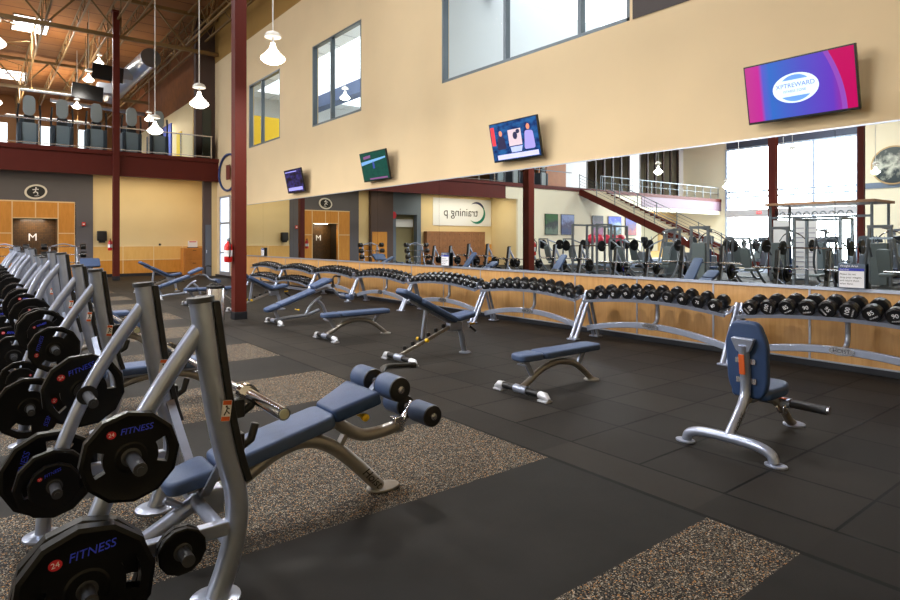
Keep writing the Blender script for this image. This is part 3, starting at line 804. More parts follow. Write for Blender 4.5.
copy_tree(t, (8.03, 21.1, .985), 0, 'navy topped white notice on the mirror ledge, farthest and smallest, near the red column')

# logo ring and glass exit door at the far end of the right wall
t = thing('ring_logo', 'blue ring logo on the cream wall half hidden by the red column', 'sign', (WX-.05, 25.15, 4.32))
q = MB(); R_ = [(0, 1.12*math.cos(a), .74*math.sin(a)) for a in [2*PI*k/40 for k in range(41)]]
q.tube(R_, .045, 8, caps=False); part('ring', q, mat('navy_ring', (46,66,120), .5), t)
q = MB(); q.box2((-.02,-.28,-.3), (0,.16,.3)); part('centre_block', q, mat('brown_block', (120,60,50), .5), t)
dr = MB()
for y in (24.95, 26.2): dr.box((WX-.02, y, 1.68), (.06, .08, 3.36))
for z in (3.34, 2.25, .12): dr.box((WX-.02, 25.57, z), (.06, 1.25, .08 if z > 1 else .24))
dr.box((WX-.02, 25.57, 1.02), (.06, 1.2, .06))
d = struct('door_6', dr, alu)
q = MB(); q.box2((WX-.01, 24.99, .2), (WX-.005, 26.16, 3.3)); part('glass_pane', q, mat('bright_door_glass', (214,226,240), .1, emit=.75), d)

def extinguisher(loc, label):
    t = thing('fire_extinguisher', label, 'fire extinguisher', loc)
    q = MB(); q.lathe([(.001,-.26),(.07,-.25),(.078,-.22),(.078,.05),(.06,.1),(.03,.13),(.025,.16)], 16); part('cylinder', q, red, t)
    q = MB(); q.box((0,0,.18), (.03,.09,.03)); q.box((.0,-.04,.21), (.02,.12,.012)); part('handle', q, plastic, t)
    q = MB(); q.tube(spline([(0,-.05,.17),(0,-.12,.1),(0,-.11,-.08),(0,-.085,-.16)], 4), .012, 8); part('hose', q, plastic, t)
    q = MB(); q.lathe([(.0795,-.14),(.0795,-.02)], 16); part('instruction_label', q, paper, t)
    return t
extinguisher((3.85, 11.93, 1.37), 'red fire extinguisher mounted on the near red column')
extinguisher((4.03, 26.35, 1.4), 'red fire extinguisher on the far column beside the cream wall')

t = thing('trash_can', 'round stainless steel trash can beside the near red column', 'trash can', (3.48, 11.5, 0))
q = MB(); q.lathe([(.155,0),(.155,.66),(.15,.67)], 32); part('body', q, steel, t)
q = MB(); q.lathe([(.157,.655),(.162,.67),(.162,.7),(.15,.71),(.12,.72),(.11,.70),(.001,.69)], 32); part('lid', q, plastic, t)
q = MB(); q.tube([(.0+.1*math.cos(a), .1*math.sin(a), .715+.02*abs(math.sin(3*a))) for a in [2*PI*k/24 for k in range(25)]], .014, 6, caps=False); part('bag_rim', q, plastic, t)

t = thing('towel_dispenser', 'black paper dispenser on the cream wall left of the far column', 'dispenser', (4.1, YF-.02, 1.72))
q = MB(); q.box((0,-.1,0), (.36,.2,.42)); part('housing', q, plastic, t, bev=.04)
q = MB(); q.box((0,-.12,-.24), (.22,.12,.08)); part('outlet', q, plastic, t)
t = thing('alarm_strobe', 'small red alarm strobe on the grey wall', 'alarm', (3.45, YF-.035, 2.2))
q = MB(); q.box((0,-.03,0), (.12,.06,.16)); part('housing', q, red, t, bev=.01); q = MB(); q.box((0,-.065,0), (.07,.02,.05)); part('lens', q, white, t)
t = thing('wall_knob', 'tiny dark knob on the plain cream wall', 'knob', (6.35, YF-.01, 1.35)); q = MB(); q.lathe([(.05,-.02),(.05,.0)], 12, (0,0,0), 'y'); part('disc', q, plastic, t)

t = thing('wooden_cabinet', 'honey wood cabinet against the far cream wall', 'cabinet', (7.6, 28.45, 0))
q = MB(); q.box((0,0,.6), (.86,.6,1.2)); part('body', q, cabwood, t, bev=.01)
for z in (.92, .35): q = MB(); q.box((0,-.305,z), (.76,.02,.5 if z > .5 else .56)); d_ = part('door', q, cabwood, t, bev=.006); q = MB(); q.box((.0,-.325,z+.17), (.14,.02,.02)); part('handle', q, plastic, d_)
t = thing('desk_notice', 'white framed notice standing on the honey wood cabinet', 'notice', (7.6, 28.4, 1.2))
q = MB(); q.box((0,0,.16), (.4,.02,.3)); part('sheet', q, paper, t); q = MB(); q.box((0,-.0,.015), (.44,.18,.03)); part('base', q, plastic, t); q = MB(); q.box((0,-.012,.27), (.3,.004,.04)); part('red_line', q, redtext, t)

# training banner and lockers beneath it (mirror shows them reversed)
t = thing('training_banner', 'large white wall banner with a navy and green swoosh and the word training', 'banner', (-7.45, YF-.03, 3.25))
q = MB(); q.box((0,.01,0), (4.6,.02,1.66)); part('panel', q, mat('white_banner', (236,238,240), .5), t)
def arc(a0, a1, n, R, w0):
    o, i_ = [], []
    for k in range(n+1):
        u = k/n; a = a0+(a1-a0)*u; w = w0*math.sin(PI*u)
        o.append(((R+w/2)*math.cos(a), (R+w/2)*math.sin(a)*.92)); i_.append(((R-w/2)*math.cos(a), (R-w/2)*math.sin(a)*.92))
    return o+i_[::-1]
q = MB(); q.T = onNY(-1.05, -.005, 0); q.prism(arc(PI*.3, PI*1.0, 20, .68, .16), 0, .004); part('navy_swoosh', q, mat('navy_swoosh_ink', (30,40,90), .5), t)
q = MB(); q.T = onNY(-1.05, -.006, 0); q.prism(arc(PI*.75, PI*1.75, 22, .68, .2), 0, .004); part('green_swoosh', q, mat('green_swoosh_ink', (30,130,110), .5), t)
text('lettering', 'training p', .72, blacktext, t, onNY(-1.2, -.012, -.02), align='LEFT')
q = MB()
t = thing('locker_bank', 'low wall of brown wooden lockers under the training banner', 'lockers', (-6.7, YF-.3, 0))
q = MB(); q.box((0,.10,1.03), (4.5,.32,2.06)); part('body', q, darkwood, t)
for i in range(12):
    for j in range(5):
        q = MB(); q.box((-2.06+.375*i, -.065, .25+.4*j), (.35,.02,.37)); d_ = part('door', q, darkwood, t)
        if j > 0: q = MB(); q.lathe([(.025,-.1),(.025,-.07)], 6, (-2.06+.375*i, 0, .3+.4*j), 'y'); part('lock', q, steel, d_)

# posters on the cream wall (mirror shows them)
def poster_mat(name, top, mid, low, sc):
    m, nt, b = nodemat(name)
    tc = N(nt, 'ShaderNodeTexCoord'); n = N(nt, 'ShaderNodeTexNoise'); n.inputs['Scale'].default_value = sc; n.inputs['Detail'].default_value = 5
    nt.links.new(tc.outputs['Object'], n.inputs['Vector'])
    sp = N(nt, 'ShaderNodeSeparateXYZ'); nt.links.new(tc.outputs['Generated'], sp.inputs[0])
    h = math_(nt, 'ADD', sp.outputs[2], math_(nt, 'MULTIPLY', math_(nt, 'SUBTRACT', n.outputs['Fac'], .5), 1.1))
    cr = N(nt, 'ShaderNodeValToRGB'); e = cr.color_ramp.elements
    e[0].position = .2; e[0].color = lin(low); e[1].position = .8; e[1].color = lin(top); x = e.new(.5); x.color = lin(mid)
    nt.links.new(h, cr.inputs[0]); nt.links.new(cr.outputs[0], b.inputs['Base Color']); b.inputs['Roughness'].default_value = .4
    return m
PO = [((-12.17,-13.39), (30,90,20), (12,14,26), (90,110,90), 'tall poster of a dark statue before green trees'), ((-13.68,-14.96), (130,145,190), (60,50,90), (40,60,110), 'poster of a pale building under a grey sky'),
      ((-16.82,-18.01), (16,16,40), (90,70,100), (130,10,90), 'poster of dark arches with purple flowers'), ((-18.56,-20.05), (10,60,200), (150,180,210), (10,70,60), 'poster of a snow capped mountain under blue sky'),
      ((-20.52,-21.84), (10,30,150), (70,30,110), (150,20,20), 'poster of a city at dusk in blue and red')]
for (x0, x1), a_, m_, l_, lb in PO:
    t = thing('framed_poster', lb+', reflected in the mirror', 'poster', ((x0+x1)/2, YB-.03, 2.55), group='posters on the cream wall')
    w_ = abs(x0-x1)
    q = MB(); q.box((0,0,0), (w_,.04,1.34)); part('frame', q, plastic, t)
    q = MB(); q.box((0,-.022,0), (w_-.05,.004,1.29)); part('print', q, poster_mat('poster_print', a_, m_, l_, 3), t)
t = thing('round_picture', 'large round black and white picture hung high on the cream wall, reflected', 'picture', (XL+.08, 14.1, 6.75))
q = MB(); q.lathe([(1.35,0),(1.35,.06),(1.25,.06)], 40, (0,0,0), 'x'); part('rim', q, mat('tan_rim', (180,150,100), .5), t)
q = MB(); q.lathe([(1.25,.06),(1.25,.08)], 40, (0,0,0), 'x'); part('print', q, poster_mat('round_print', (60,66,60), (190,190,170), (40,50,50), 2.5), t)
t = thing('exit_sign', 'small red exit sign on the pale transom of the window wall', 'sign', (XL+.22, 23.2, 3.78)); q = MB(); q.box((0,0,0), (.04,.4,.22)); part('housing', q, mat('exit_red_glow', (226,80,80), .4, emit=.8), t)
text('lettering', 'EXIT', .16, whitetext, t, Matrix(((0,0,1,.025),(1,0,0,0),(0,1,0,0),(0,0,0,1))))

# staircase down from the balcony, seen in the mirror
t = thing('staircase', 'long beige staircase with oxblood stringers descending from the balcony', 'staircase', (-16.7, YB-.05, 0))
n = 28; run = 10.6/n; rise = ZF/n
q = MB()
for k in range(n): q.box((0, -run*(k+.5), ZF-rise*(k+1)+.02), (2.3, run+.02, .05)); q.box((0, -run*(k+1)+.01, ZF-rise*(k+1.5)), (2.3, .03, rise))
part('treads', q, stairstone, t)
for s in (-1.2, 1.2):
    q = MB(); q.bar((s, 0, ZF-.22), (s, -run*n, .0+.12), .08, .42); part('stringer', q, redsteel, t)
    q = MB()
    for z in (.92, .7, .5, .3): q.bar((s, 0, ZF+z), (s, -run*n, z), .035 if z > .9 else .02, .035 if z > .9 else .02)
    part('handrail', q, alufr, t)
    for k in range(8):
        q = MB(); yy = -run*n*k/7.5; q.box((s, yy, ZF*(1-k/7.5)+.5), (.04, .04, .95)); part('baluster', q, alufr, t)
for i, (x, y) in enumerate(((-24.5, 27.6), (-27.5, 27.6), (-30.5, 27.6), (-25.5, 29.0), (-29, 29.0))):
    q = MB(); q.box((0, 0, 0), (2.2, .3, .06)); o = solid('ceiling_light', q, tube_light, 'long ceiling light under the far balcony, %s' % ('nearest the stairs','middle of the front row','nearest the window wall','back row by the stairs','back row by the window wall')[i], 'lamp', (x, y, 4.6))
    L = bpy.data.lights.new('balcony_light', 'AREA'); L.shape = 'RECTANGLE'; L.size = 2; L.size_y = .3; L.energy = 40; L.color = (1,.9,.75)
    l = bpy.data.objects.new('balcony_light', L); COL.objects.link(l); l.location = (x, y, 4.52)

# ================================================================= DUMBBELL RACKS
def sw(mb, pts, w, h, up):
    return mb.tube(pts, w/2, 4, ry=h/2, up=up, sq=True)
TI = math.radians(13)
UPT = (-math.sin(TI), 0, math.cos(TI))
def tray_z(u, lo): return (.255 if lo else .60)+.085*(1-u*u)
def make_rack(two):
    t = thing('dumbbell_rack', '', 'dumbbell rack')
    H = 1.17
    for s in (-1, 1):
        q = MB(); q.tube([(-.30,s*H,.015), (.06,s*H,.70), (.075,s*H,.745)], .031, 14); part('leg', q, silver, t)
        q = MB(); q.tube([(.05,s*H,.66), (.24,s*H,.015)], .026, 12); part('leg', q, silver, t)
        for x in (-.30, .24):
            q = MB(); q.box((x,s*H,.012), (.12,.085,.024)); part('foot', q, silver, t, bev=.006)
        q = MB(); q.box((.02,s*(H-.05),.66), (.22,.05,.05), Matrix.Rotation(-TI,3,'Y')); part('bracket', q, steel, t, bev=.004)
    us = [-1+2*k/16 for k in range(17)]
    for lo in ((0, 1) if two else (0,)):
        q = MB(); x0 = -.12 if lo else -.025
        P = [V((x0, u*1.13, tray_z(u, lo)+.02)) for u in us]
        sw(q, P, .30, .014, UPT)
        off = V((math.cos(TI), 0, math.sin(TI)))
        for s in (-1, 1): sw(q, [p+off*(.15*s)+V((0,0,.008)) for p in P], .02, .04, UPT)
        part('tray', q, silver, t)
    if not two:
        q = MB(); sw(q, [(-.05, u*1.14, .17+.15*(1-u*u)) for u in us], .05, .085, (0,0,1)); part('arched_beam', q, silver, t, bev=.008)
        q = MB(); q.tube(spline([(-.03,0,.33),(.05,0,.36),(.10,0,.44),(.10,0,.66)], 4), .028, 12); part('post', q, silver, t)
        q = MB(); q.T = onNX(-.078, 0, .32); q.prism(ell(.13,.05,24), 0, .01); bd = part('badge', q, steel, t)
        text('lettering', 'HOIST', .06, blacktext, bd, onNX(-.0895, 0, .32), ext=.0005)
    else:
        q = MB(); q.bar((-.05,-1.14,.1), (-.05,1.14,.1), .05, .07); part('beam', q, silver, t)
    return t
bounds = [1.4, 3.8, 6.22, 8.66, 11.08, 13.5, 15.9, 18.3, 20.7]
rl = ['arched silver dumbbell rack nearest the camera behind the upright bench', 'arched silver dumbbell rack behind the nearest flat bench', 'arched silver dumbbell rack directly behind the raised incline bench',
      'arched silver dumbbell rack between the incline bench and the second flat bench', 'arched silver dumbbell rack right of the two tier racks, behind the second flat bench', 'last single tier dumbbell rack before the two tier racks',
      'two tier dumbbell rack farther from the red column', 'two tier dumbbell rack next to the red column']
r1 = make_rack(False); r2 = make_rack(True)
RX = 7.60
for i in range(8):
    yc = (bounds[i]+bounds[i+1])/2; two = i >= 6
    src = r2 if two else r1
    if i in (0, 6): o = src; o.location = (RX, yc, 0); o['label'] = rl[i]; o['group'] = 'arched racks along the mirror wall'
    else: copy_tree(src, (RX, yc, 0), None, rl[i], 'arched racks along the mirror wall')

def make_dumbbell(r, L, num):
    t = thing('dumbbell', '', 'dumbbell')
    q = MB(); q.lathe([(.015,-.08),(.018,-.04),(.019,0),(.018,.04),(.015,.08)], 12, (0,0,0), 'x'); part('handle', q, steel, t)
    for s in (-1, 1):
        q = MB(); a, b_ = .062*s, (.062+L)*s
        pr = [(r*.55, a), (r*.9, a+.004*s), (r, a+.016*s), (r, b_-.016*s), (r*.88, b_-.003*s), (r*.84, b_), (r*.82, b_-.004*s), (.001, b_-.004*s)]
        if s < 0: pr = pr[::-1]
        q.lathe(pr, 12, (0,0,0), 'x'); q_ = part('head', q, urethane, t, ang=24)
        if s < 0 and num:
            M = onNX(b_-.0, 0, 0) @ Matrix.Rotation(random.choice((.5,-.9,1.3,.2,-.3)), 4, 'Z')
            text('weight_number', num, r*.66, whitetext, q_, M @ Matrix.Translation((0, r*.1, 0)), ext=.0006)
            if r > .09: text('weight_unit', 'POUNDS', r*.22, whitetext, q_, M @ Matrix.Translation((0, -r*.45, 0)), ext=.0006)
    return t
spec = [(.097,.105,10,'nearest rack'), (.086,.095,10,'rack behind the nearest flat bench'), (.080,.09,11,'rack behind the incline bench'),
        (.076,.085,12,'fourth rack from the camera'), (.072,.08,12,'fifth rack from the camera'), (.068,.075,13,'last single tier rack'),
        (.06,.065,14,'two tier rack farther from red column'), (.056,.06,14,'two tier rack beside the red column')]
ordn = ['rightmost','second from the right','third from the right','fourth from the right','fifth from the right','sixth from the right','seventh from the right','eighth from the right','ninth from the right','tenth from the right','eleventh from the right','twelfth from the right','thirteenth from the right','leftmost']
for i, (r, L, n, where) in enumerate(spec):
    yc = (bounds[i]+bounds[i+1])/2
    protos = []
    nv = 4 if i < 4 else 1
    for k in range(nv):
        num = str((100-5*k) if i == 0 else (80-5*k) if i == 1 else (55-5*k) if i == 2 else 35) if i < 5 else None
        protos.append([make_dumbbell(r, L, num), False])
    for lo in ((0, 1) if i >= 6 else (0,)):
        for k in range(n):
            um = .87 if i == 0 else .9 if i == 1 else .93; u = -um+2*um*k/(n-1)
            x0 = RX+(-.12 if lo else -.025); z = tray_z(u, lo)+.032+r*math.cos(TI)+.002
            pr = protos[k % nv]
            od = 'leftmost' if k == n-1 else ordn[k]
            tier = ('lower tray, ' if lo else 'upper tray, ') if i >= 6 else ''
            lb = 'black dumbbell, %s, %s%s' % (od.replace('from the right','from right'), tier, where)
            loc = (x0-math.sin(TI)*r*.6, yc+u*1.1, z)
            if not pr[1]: o = pr[0]; pr[1] = True; o.location = loc; o['label'] = lb
            else: o = copy_tree(pr[0], loc, None, lb)
            o['group'] = 'dumbbells on the '+where
            o.rotation_euler = (0, -TI, 0)

# ================================================================= FREE BENCHES
def tfoot(t, col=None):
    q = MB(); q.cyl((0,-.27,.058), (0,.27,.058), .034, 16); q_ = part('foot_bar', q, plastic, t)
    q = MB(); q.cyl((0,-.085,.06), (0,.085,.06), .042, 16); part('collar', q, silver, t)
    for s in (-1, 1):
        q = MB()
        q.T = Matrix.Translation((0, s*.30, 0))
        q.tube([(0,-.05*s,.058),(0,.02*s,.05),(0,.075*s,.02)], .05, 14, radii=[.038,.041,.022]); q.box((0,.015*s,.009), (.085,.12,.018))
        part('end_cap', q, whitecap, t, bev=.004)
def foot_disc(t, x, y, m=silver):
    q = MB(); q.lathe([(.085,0),(.085,.012),(.06,.022),(.035,.03)], 24, (x, y, 0)); part('foot_plate', q, m, t)
def pad_part(name, t, out, th, M, m=blue, r=.022):
    q = MB(); q.T = M; q.pad(out, th, r); return part(name, q, m, t, ang=50)
def RY(a): return Matrix.Rotation(a, 4, 'Y')
def flat_bench():
    t = thing('flat_bench', '', 'weight bench'); tfoot(t)
    q = MB(); q.tube(spline([(.0,0,.07),(.12,0,.13),(.3,0,.225),(.55,0,.27),(.8,0,.22),(.98,0,.1),(1.08,0,.02)], 5), .03, 14, ry=.034); part('arched_frame', q, bronze, t)
    foot_disc(t, 1.09, 0, bronze)
    q = MB(); q.bar((.16,0,.17), (.06,0,.335), .05, .03, (0,1,0)); part('strut', q, silver, t)
    q = MB(); q.bar((.86,0,.2), (.95,0,.335), .05, .03, (0,1,0)); part('strut', q, silver, t)
    q = MB(); q.box2((.0,-.03,.325), (1.05,.03,.345)); part('seat_rail', q, silver, t)
    pad_part('seat_pad', t, rounded([(-.07,-.10),(.22,-.13),(.22,.13),(-.07,.10)], .07, 6), .07, MT((0,0,.345)), blue)
    pad_part('back_pad', t, rounded([(.228,-.13),(1.13,-.12),(1.13,.12),(.228,.13)], .07, 6), .07, MT((0,0,.345)), blue)
    q = MB(); q.bar((.02,-.07,.3), (.02,.07,.3), .016, .016); part('handle', q, silver, t)
    return t
def incline_bench():
    t = thing('incline_bench', '', 'weight bench'); tfoot(t)
    q = MB(); q.bar((.0,-.02,.09), (.82,-.02,.39), .03, .045); part('ladder_bar', q, bronze, t, bev=.004)
    for k in range(6):
        q = MB(); q.lathe([(.001,-.03),(.024,-.024),(.03,0),(.024,.024),(.001,.03)], 12, (.1+.125*k, .03, .165+.046*k)); part('ladder_knob', q, plastic, t)
    q = MB(); q.tube(spline([(.78,0,.37),(.9,0,.40),(1.0,0,.3),(1.04,0,.12),(1.07,0,.02)], 5), .036, 14); part('front_leg', q, silver, t)
    foot_disc(t, 1.08, 0)
    q = MB(); q.box2((.78,-.05,.32), (1.0,.05,.44)); part('hinge_housing', q, silver, t, bev=.02)
    a = math.atan2(.93-.49, -(.05-.9)); Ln = .96
    M = Matrix.Translation((.86,0,.43)) @ RY(PI+a) @ Matrix.Rotation(PI, 4, 'X')
    # local +x runs from hip to head along the back rest
    pad_part('back_pad', t, rounded([(.02,-.15),(.66,-.14),(.66,.14),(.02,.15)], .05), .07, M, blue)
    pad_part('head_pad', t, rounded([(.67,-.14),(.98,-.12),(.98,.12),(.67,.14)], .06), .07, M, blue)
    q = MB(); q.T = M; q.box2((.0,-.03,-.035), (.8,.03,-.001)); part('back_rail', q, silver, t, bev=.004)
    q = MB(); q.bar((.42,0,.67), (.36,0,.26), .05, .04, (0,1,0)); part('support_strut', q, silver, t, bev=.005)
    q = MB(); q.cyl((.36,-.1,.25), (.36,.1,.25), .012, 8); part('pull_pin', q, steel, t)
    for s in (-1, 1): q = MB(); q.lathe([(.001,-.025),(.022,-.02),(.024,.02),(.001,.028)], 12, (.36, s*.1, .25), 'y'); part('yellow_knob', q, yellow, t)
    pad_part('seat_pad', t, rounded([(.0,-.15),(.34,-.13),(.34,.13),(.0,.15)], .06), .07, MT((.86,0,.455), 0, -.14), blue)
    q = MB(); q.cyl((1.13,-.06,.4), (1.2,-.06,.4), .012, 8); q.lathe([(.001,-.02),(.022,0),(.001,.02)], 10, (1.13,-.06,.4)); part('yellow_pin', q, yellow, t)
    q = MB(); q.bar((1.15,0,.36), (1.27,0,.28), .025, .025); part('handle', q, plastic, t)
    return t
def decline_bench():
    t = thing('decline_bench', '', 'weight bench'); tfoot(t)
    q = MB(); q.tube(spline([(.0,0,.07),(.3,0,.10),(.65,0,.12),(.95,0,.2),(1.08,0,.02)], 5)[:-6], .03, 14); part('floor_tube', q, silver, t)
    q = MB(); q.tube(spline([(.62,0,.12),(.72,0,.28),(.86,0,.40),(.95,0,.44)], 5), .03, 14); q.tube([(.86,0,.40),(.98,0,.28),(1.06,0,.1),(1.08,0,.015)], .03, 14); part('front_frame', q, silver, t)
    foot_disc(t, 1.08, 0)
    q = MB(); q.bar((.08,0,.1), (.0,0,.27), .05, .03, (0,1,0)); part('strut', q, silver, t)
    sl_ = math.atan2(.33, .95)
    M = Matrix.Translation((-.16,0,.22)) @ RY(-sl_)
    pad_part('head_pad', t, rounded([(.0,-.11),(.26,-.14),(.26,.14),(.0,.11)], .06), .07, M, blue)
    pad_part('back_pad', t, rounded([(.27,-.14),(1.0,-.14),(1.0,.14),(.27,.14)], .04), .07, M, blue)
    pad_part('seat_pad', t, rounded([(1.01,-.14),(1.38,-.2),(1.38,.2),(1.01,.14)], .05), .07, M @ RY(-.06), blue)
    q = MB(); q.T = M; q.box2((.1,-.03,-.035), (1.3,.03,-.001)); part('back_rail', q, silver, t, bev=.004)
    q = MB(); q.cyl((.42,-.14,.24), (.42,.02,.24), .01, 8); q.lathe([(.001,-.02),(.022,0),(.001,.02)], 10, (.42,-.15,.24)); part('yellow_pin', q, yellow, t)
    q = MB(); q.tube(spline([(1.05,0,.6),(1.2,0,.58),(1.32,0,.46),(1.5,0,.42)], 5), .028, 12); part('roller_arm', q, silver, t)
    q = MB(); q.cyl((1.5,-.22,.42), (1.5,.22,.42), .012, 8); part('roller_axle', q, steel, t)
    for s in (-1, 1): q = MB(); q.lathe([(.03,-.09),(.055,-.085),(.055,.085),(.03,.09)], 18, (1.5, s*.12, .42), 'y'); part('roller', q, blue, t)
    q = MB(); q.tube(spline([(1.2,.0,.6),(1.2,0,.78),(1.24,0,.84),(1.36,0,.82)], 4), .016, 8); part('grip', q, plastic, t)
    return t
def utility_bench():
    t = thing('upright_bench', '', 'weight bench')
    q = MB(); q.tube(spline([(0,-.325,.02),(0,-.30,.075),(0,-.2,.108),(0,0,.115),(0,.2,.108),(0,.30,.075),(0,.325,.02)], 5), .036, 16); part('rear_foot_tube', q, silver, t)
    for s in (-1, 1): q = MB(); q.pad(ell(.055,.075,20,0,s*.335), .018, .006, 2); part('rubber_foot', q, silver, t)
    q = MB(); q.tube(spline([(0,0,.11),(.12,0,.22),(.22,0,.325),(.262,0,.42),(.255,0,.58),(.228,0,.765)], 5), .036, 16, ry=.042); part('back_post', q, silver, t)
    q = MB(); q.T = MT((.0+.075,0,.20), 0, math.radians(-47)+PI/2*0)
    q = MB(); q.tube(spline([(.245,0,.34),(.45,0,.345),(.68,0,.29),(.88,0,.17),(1.0,0,.06),(1.07,0,.02)], 5), .033, 14); part('front_frame', q, bronze, t)
    foot_disc(t, 1.1, 0, silver)
    M = Matrix.Translation((.352,0,.385)) @ RY(-math.radians(90+5)) @ Matrix.Translation((0,0,0))
    q = MB(); q.T = M @ MT((0,0,0)); q.pad(rounded([(-.03,-.10),(.08,-.15),(.40,-.16),(.56,-.10),(.56,.10),(.40,.16),(.08,.15),(-.03,.10)], .055, 6), .062, .02); part('back_pad', q, bluedk, t, ang=50)
    q = MB(); q.T = Matrix.Translation((.213,0,.765)) @ RY(math.radians(-6)) @ FACE_NX; q.prism(rounded([(-.09,.05),(.09,.05),(.045,-.055),(-.045,-.055)], .02), -.035, .006); part('back_bracket', q, silver, t, bev=.004)
    q = MB(); q.box2((.255,-.075,.62), (.285,.075,.66)); part('pad_bracket', q, steel, t)
    q = MB(); q.box2((.27,-.075,.47), (.30,.075,.51)); part('pad_bracket', q, steel, t)
    q = MB(); q.T = MT((.205,0,.62), 0, math.radians(-8)); q.box2((-.006,-.02,-.075), (.004,.02,.075)); part('warning_sticker', q, orange_st, t)
    pad_part('seat_pad', t, rounded([(.0,-.15),(.28,-.17),(.44,-.11),(.44,.11),(.28,.17),(.0,.15)], .07), .085, MT((.31,0,.345), 0, -.03), bluedk, .03)
    q = MB(); q.box2((.3,-.04,.325), (.66,.04,.347)); part('seat_rail', q, silver, t)
    q = MB(); q.cyl((.80,-.36,.25), (.80,.26,.25), .034, 18); part('foot_roller_bar', q, darkhandle, t)
    q = MB(); q.cyl((.80,-.378,.25), (.80,-.36,.25), .03, 18); part('bar_end', q, steel, t)
    q = MB(); q.cyl((.80,-.10,.25), (.80,.01,.25), .04, 18); part('bar_collar', q, silver, t)
    q = MB(); q.box2((.76,-.075,.282), (.79,-.015,.289)); part('warning_sticker', q, orange_st, t)
    for y in (-.12, -.04):
        q = MB(); q.tube(spline([(.80,y+.04,.26),(.76,y*.7+.02,.22),(.78,y*.5,.17),(.86,y*.3,.15)], 4), .010, 8); part('linkage', q, steel, t)
    text('lettering', 'HOIST', .055, blacktext, t, Matrix.Translation((.085,-.0405,.215)) @ FACE_NY @ Matrix.Rotation(math.radians(47), 4, 'Z'), ext=.0006)
    return t
fb = flat_bench(); fb.location = (4.28, 4.32, 0); fb['label'] = 'flat blue weight bench in front of the second dumbbell rack, nearest flat one'
copy_tree(fb, (4.26, 8.58, 0), 0, 'flat blue weight bench on the arched frame beside the raised incline bench')
copy_tree(fb, (3.9, 15.05, 0), 0, 'flat blue weight bench standing behind the trash can')
ib = incline_bench(); ib.location = (4.22, 6.44, 0); ib['label'] = 'blue incline bench with its back raised to the left and black ladder knobs'
copy_tree(ib, (4.3, 13.0, 0), 0, 'blue incline bench mostly hidden behind the near red column')
copy_tree(ib, (3.7, 19.4, 0), .1, 'blue incline bench with raised back farthest away near the cabinet')
db = decline_bench(); db.location = (4.32, 10.8, 0); db['label'] = 'blue decline bench sloping up toward the mirror right of the red column'
copy_tree(db, (3.75, 17.25, 0), 0, 'blue decline bench left of the trash can behind the flat one')
ub = utility_bench(); ub.location = (4.30, 2.22, 0); ub['label'] = 'upright blue bench seen from behind, nearest on the right'
for o in [o for o in list(COL.objects) if o.parent is None and o.get('category') == 'weight bench']: o['group'] = 'blue benches in a row before the mirror'

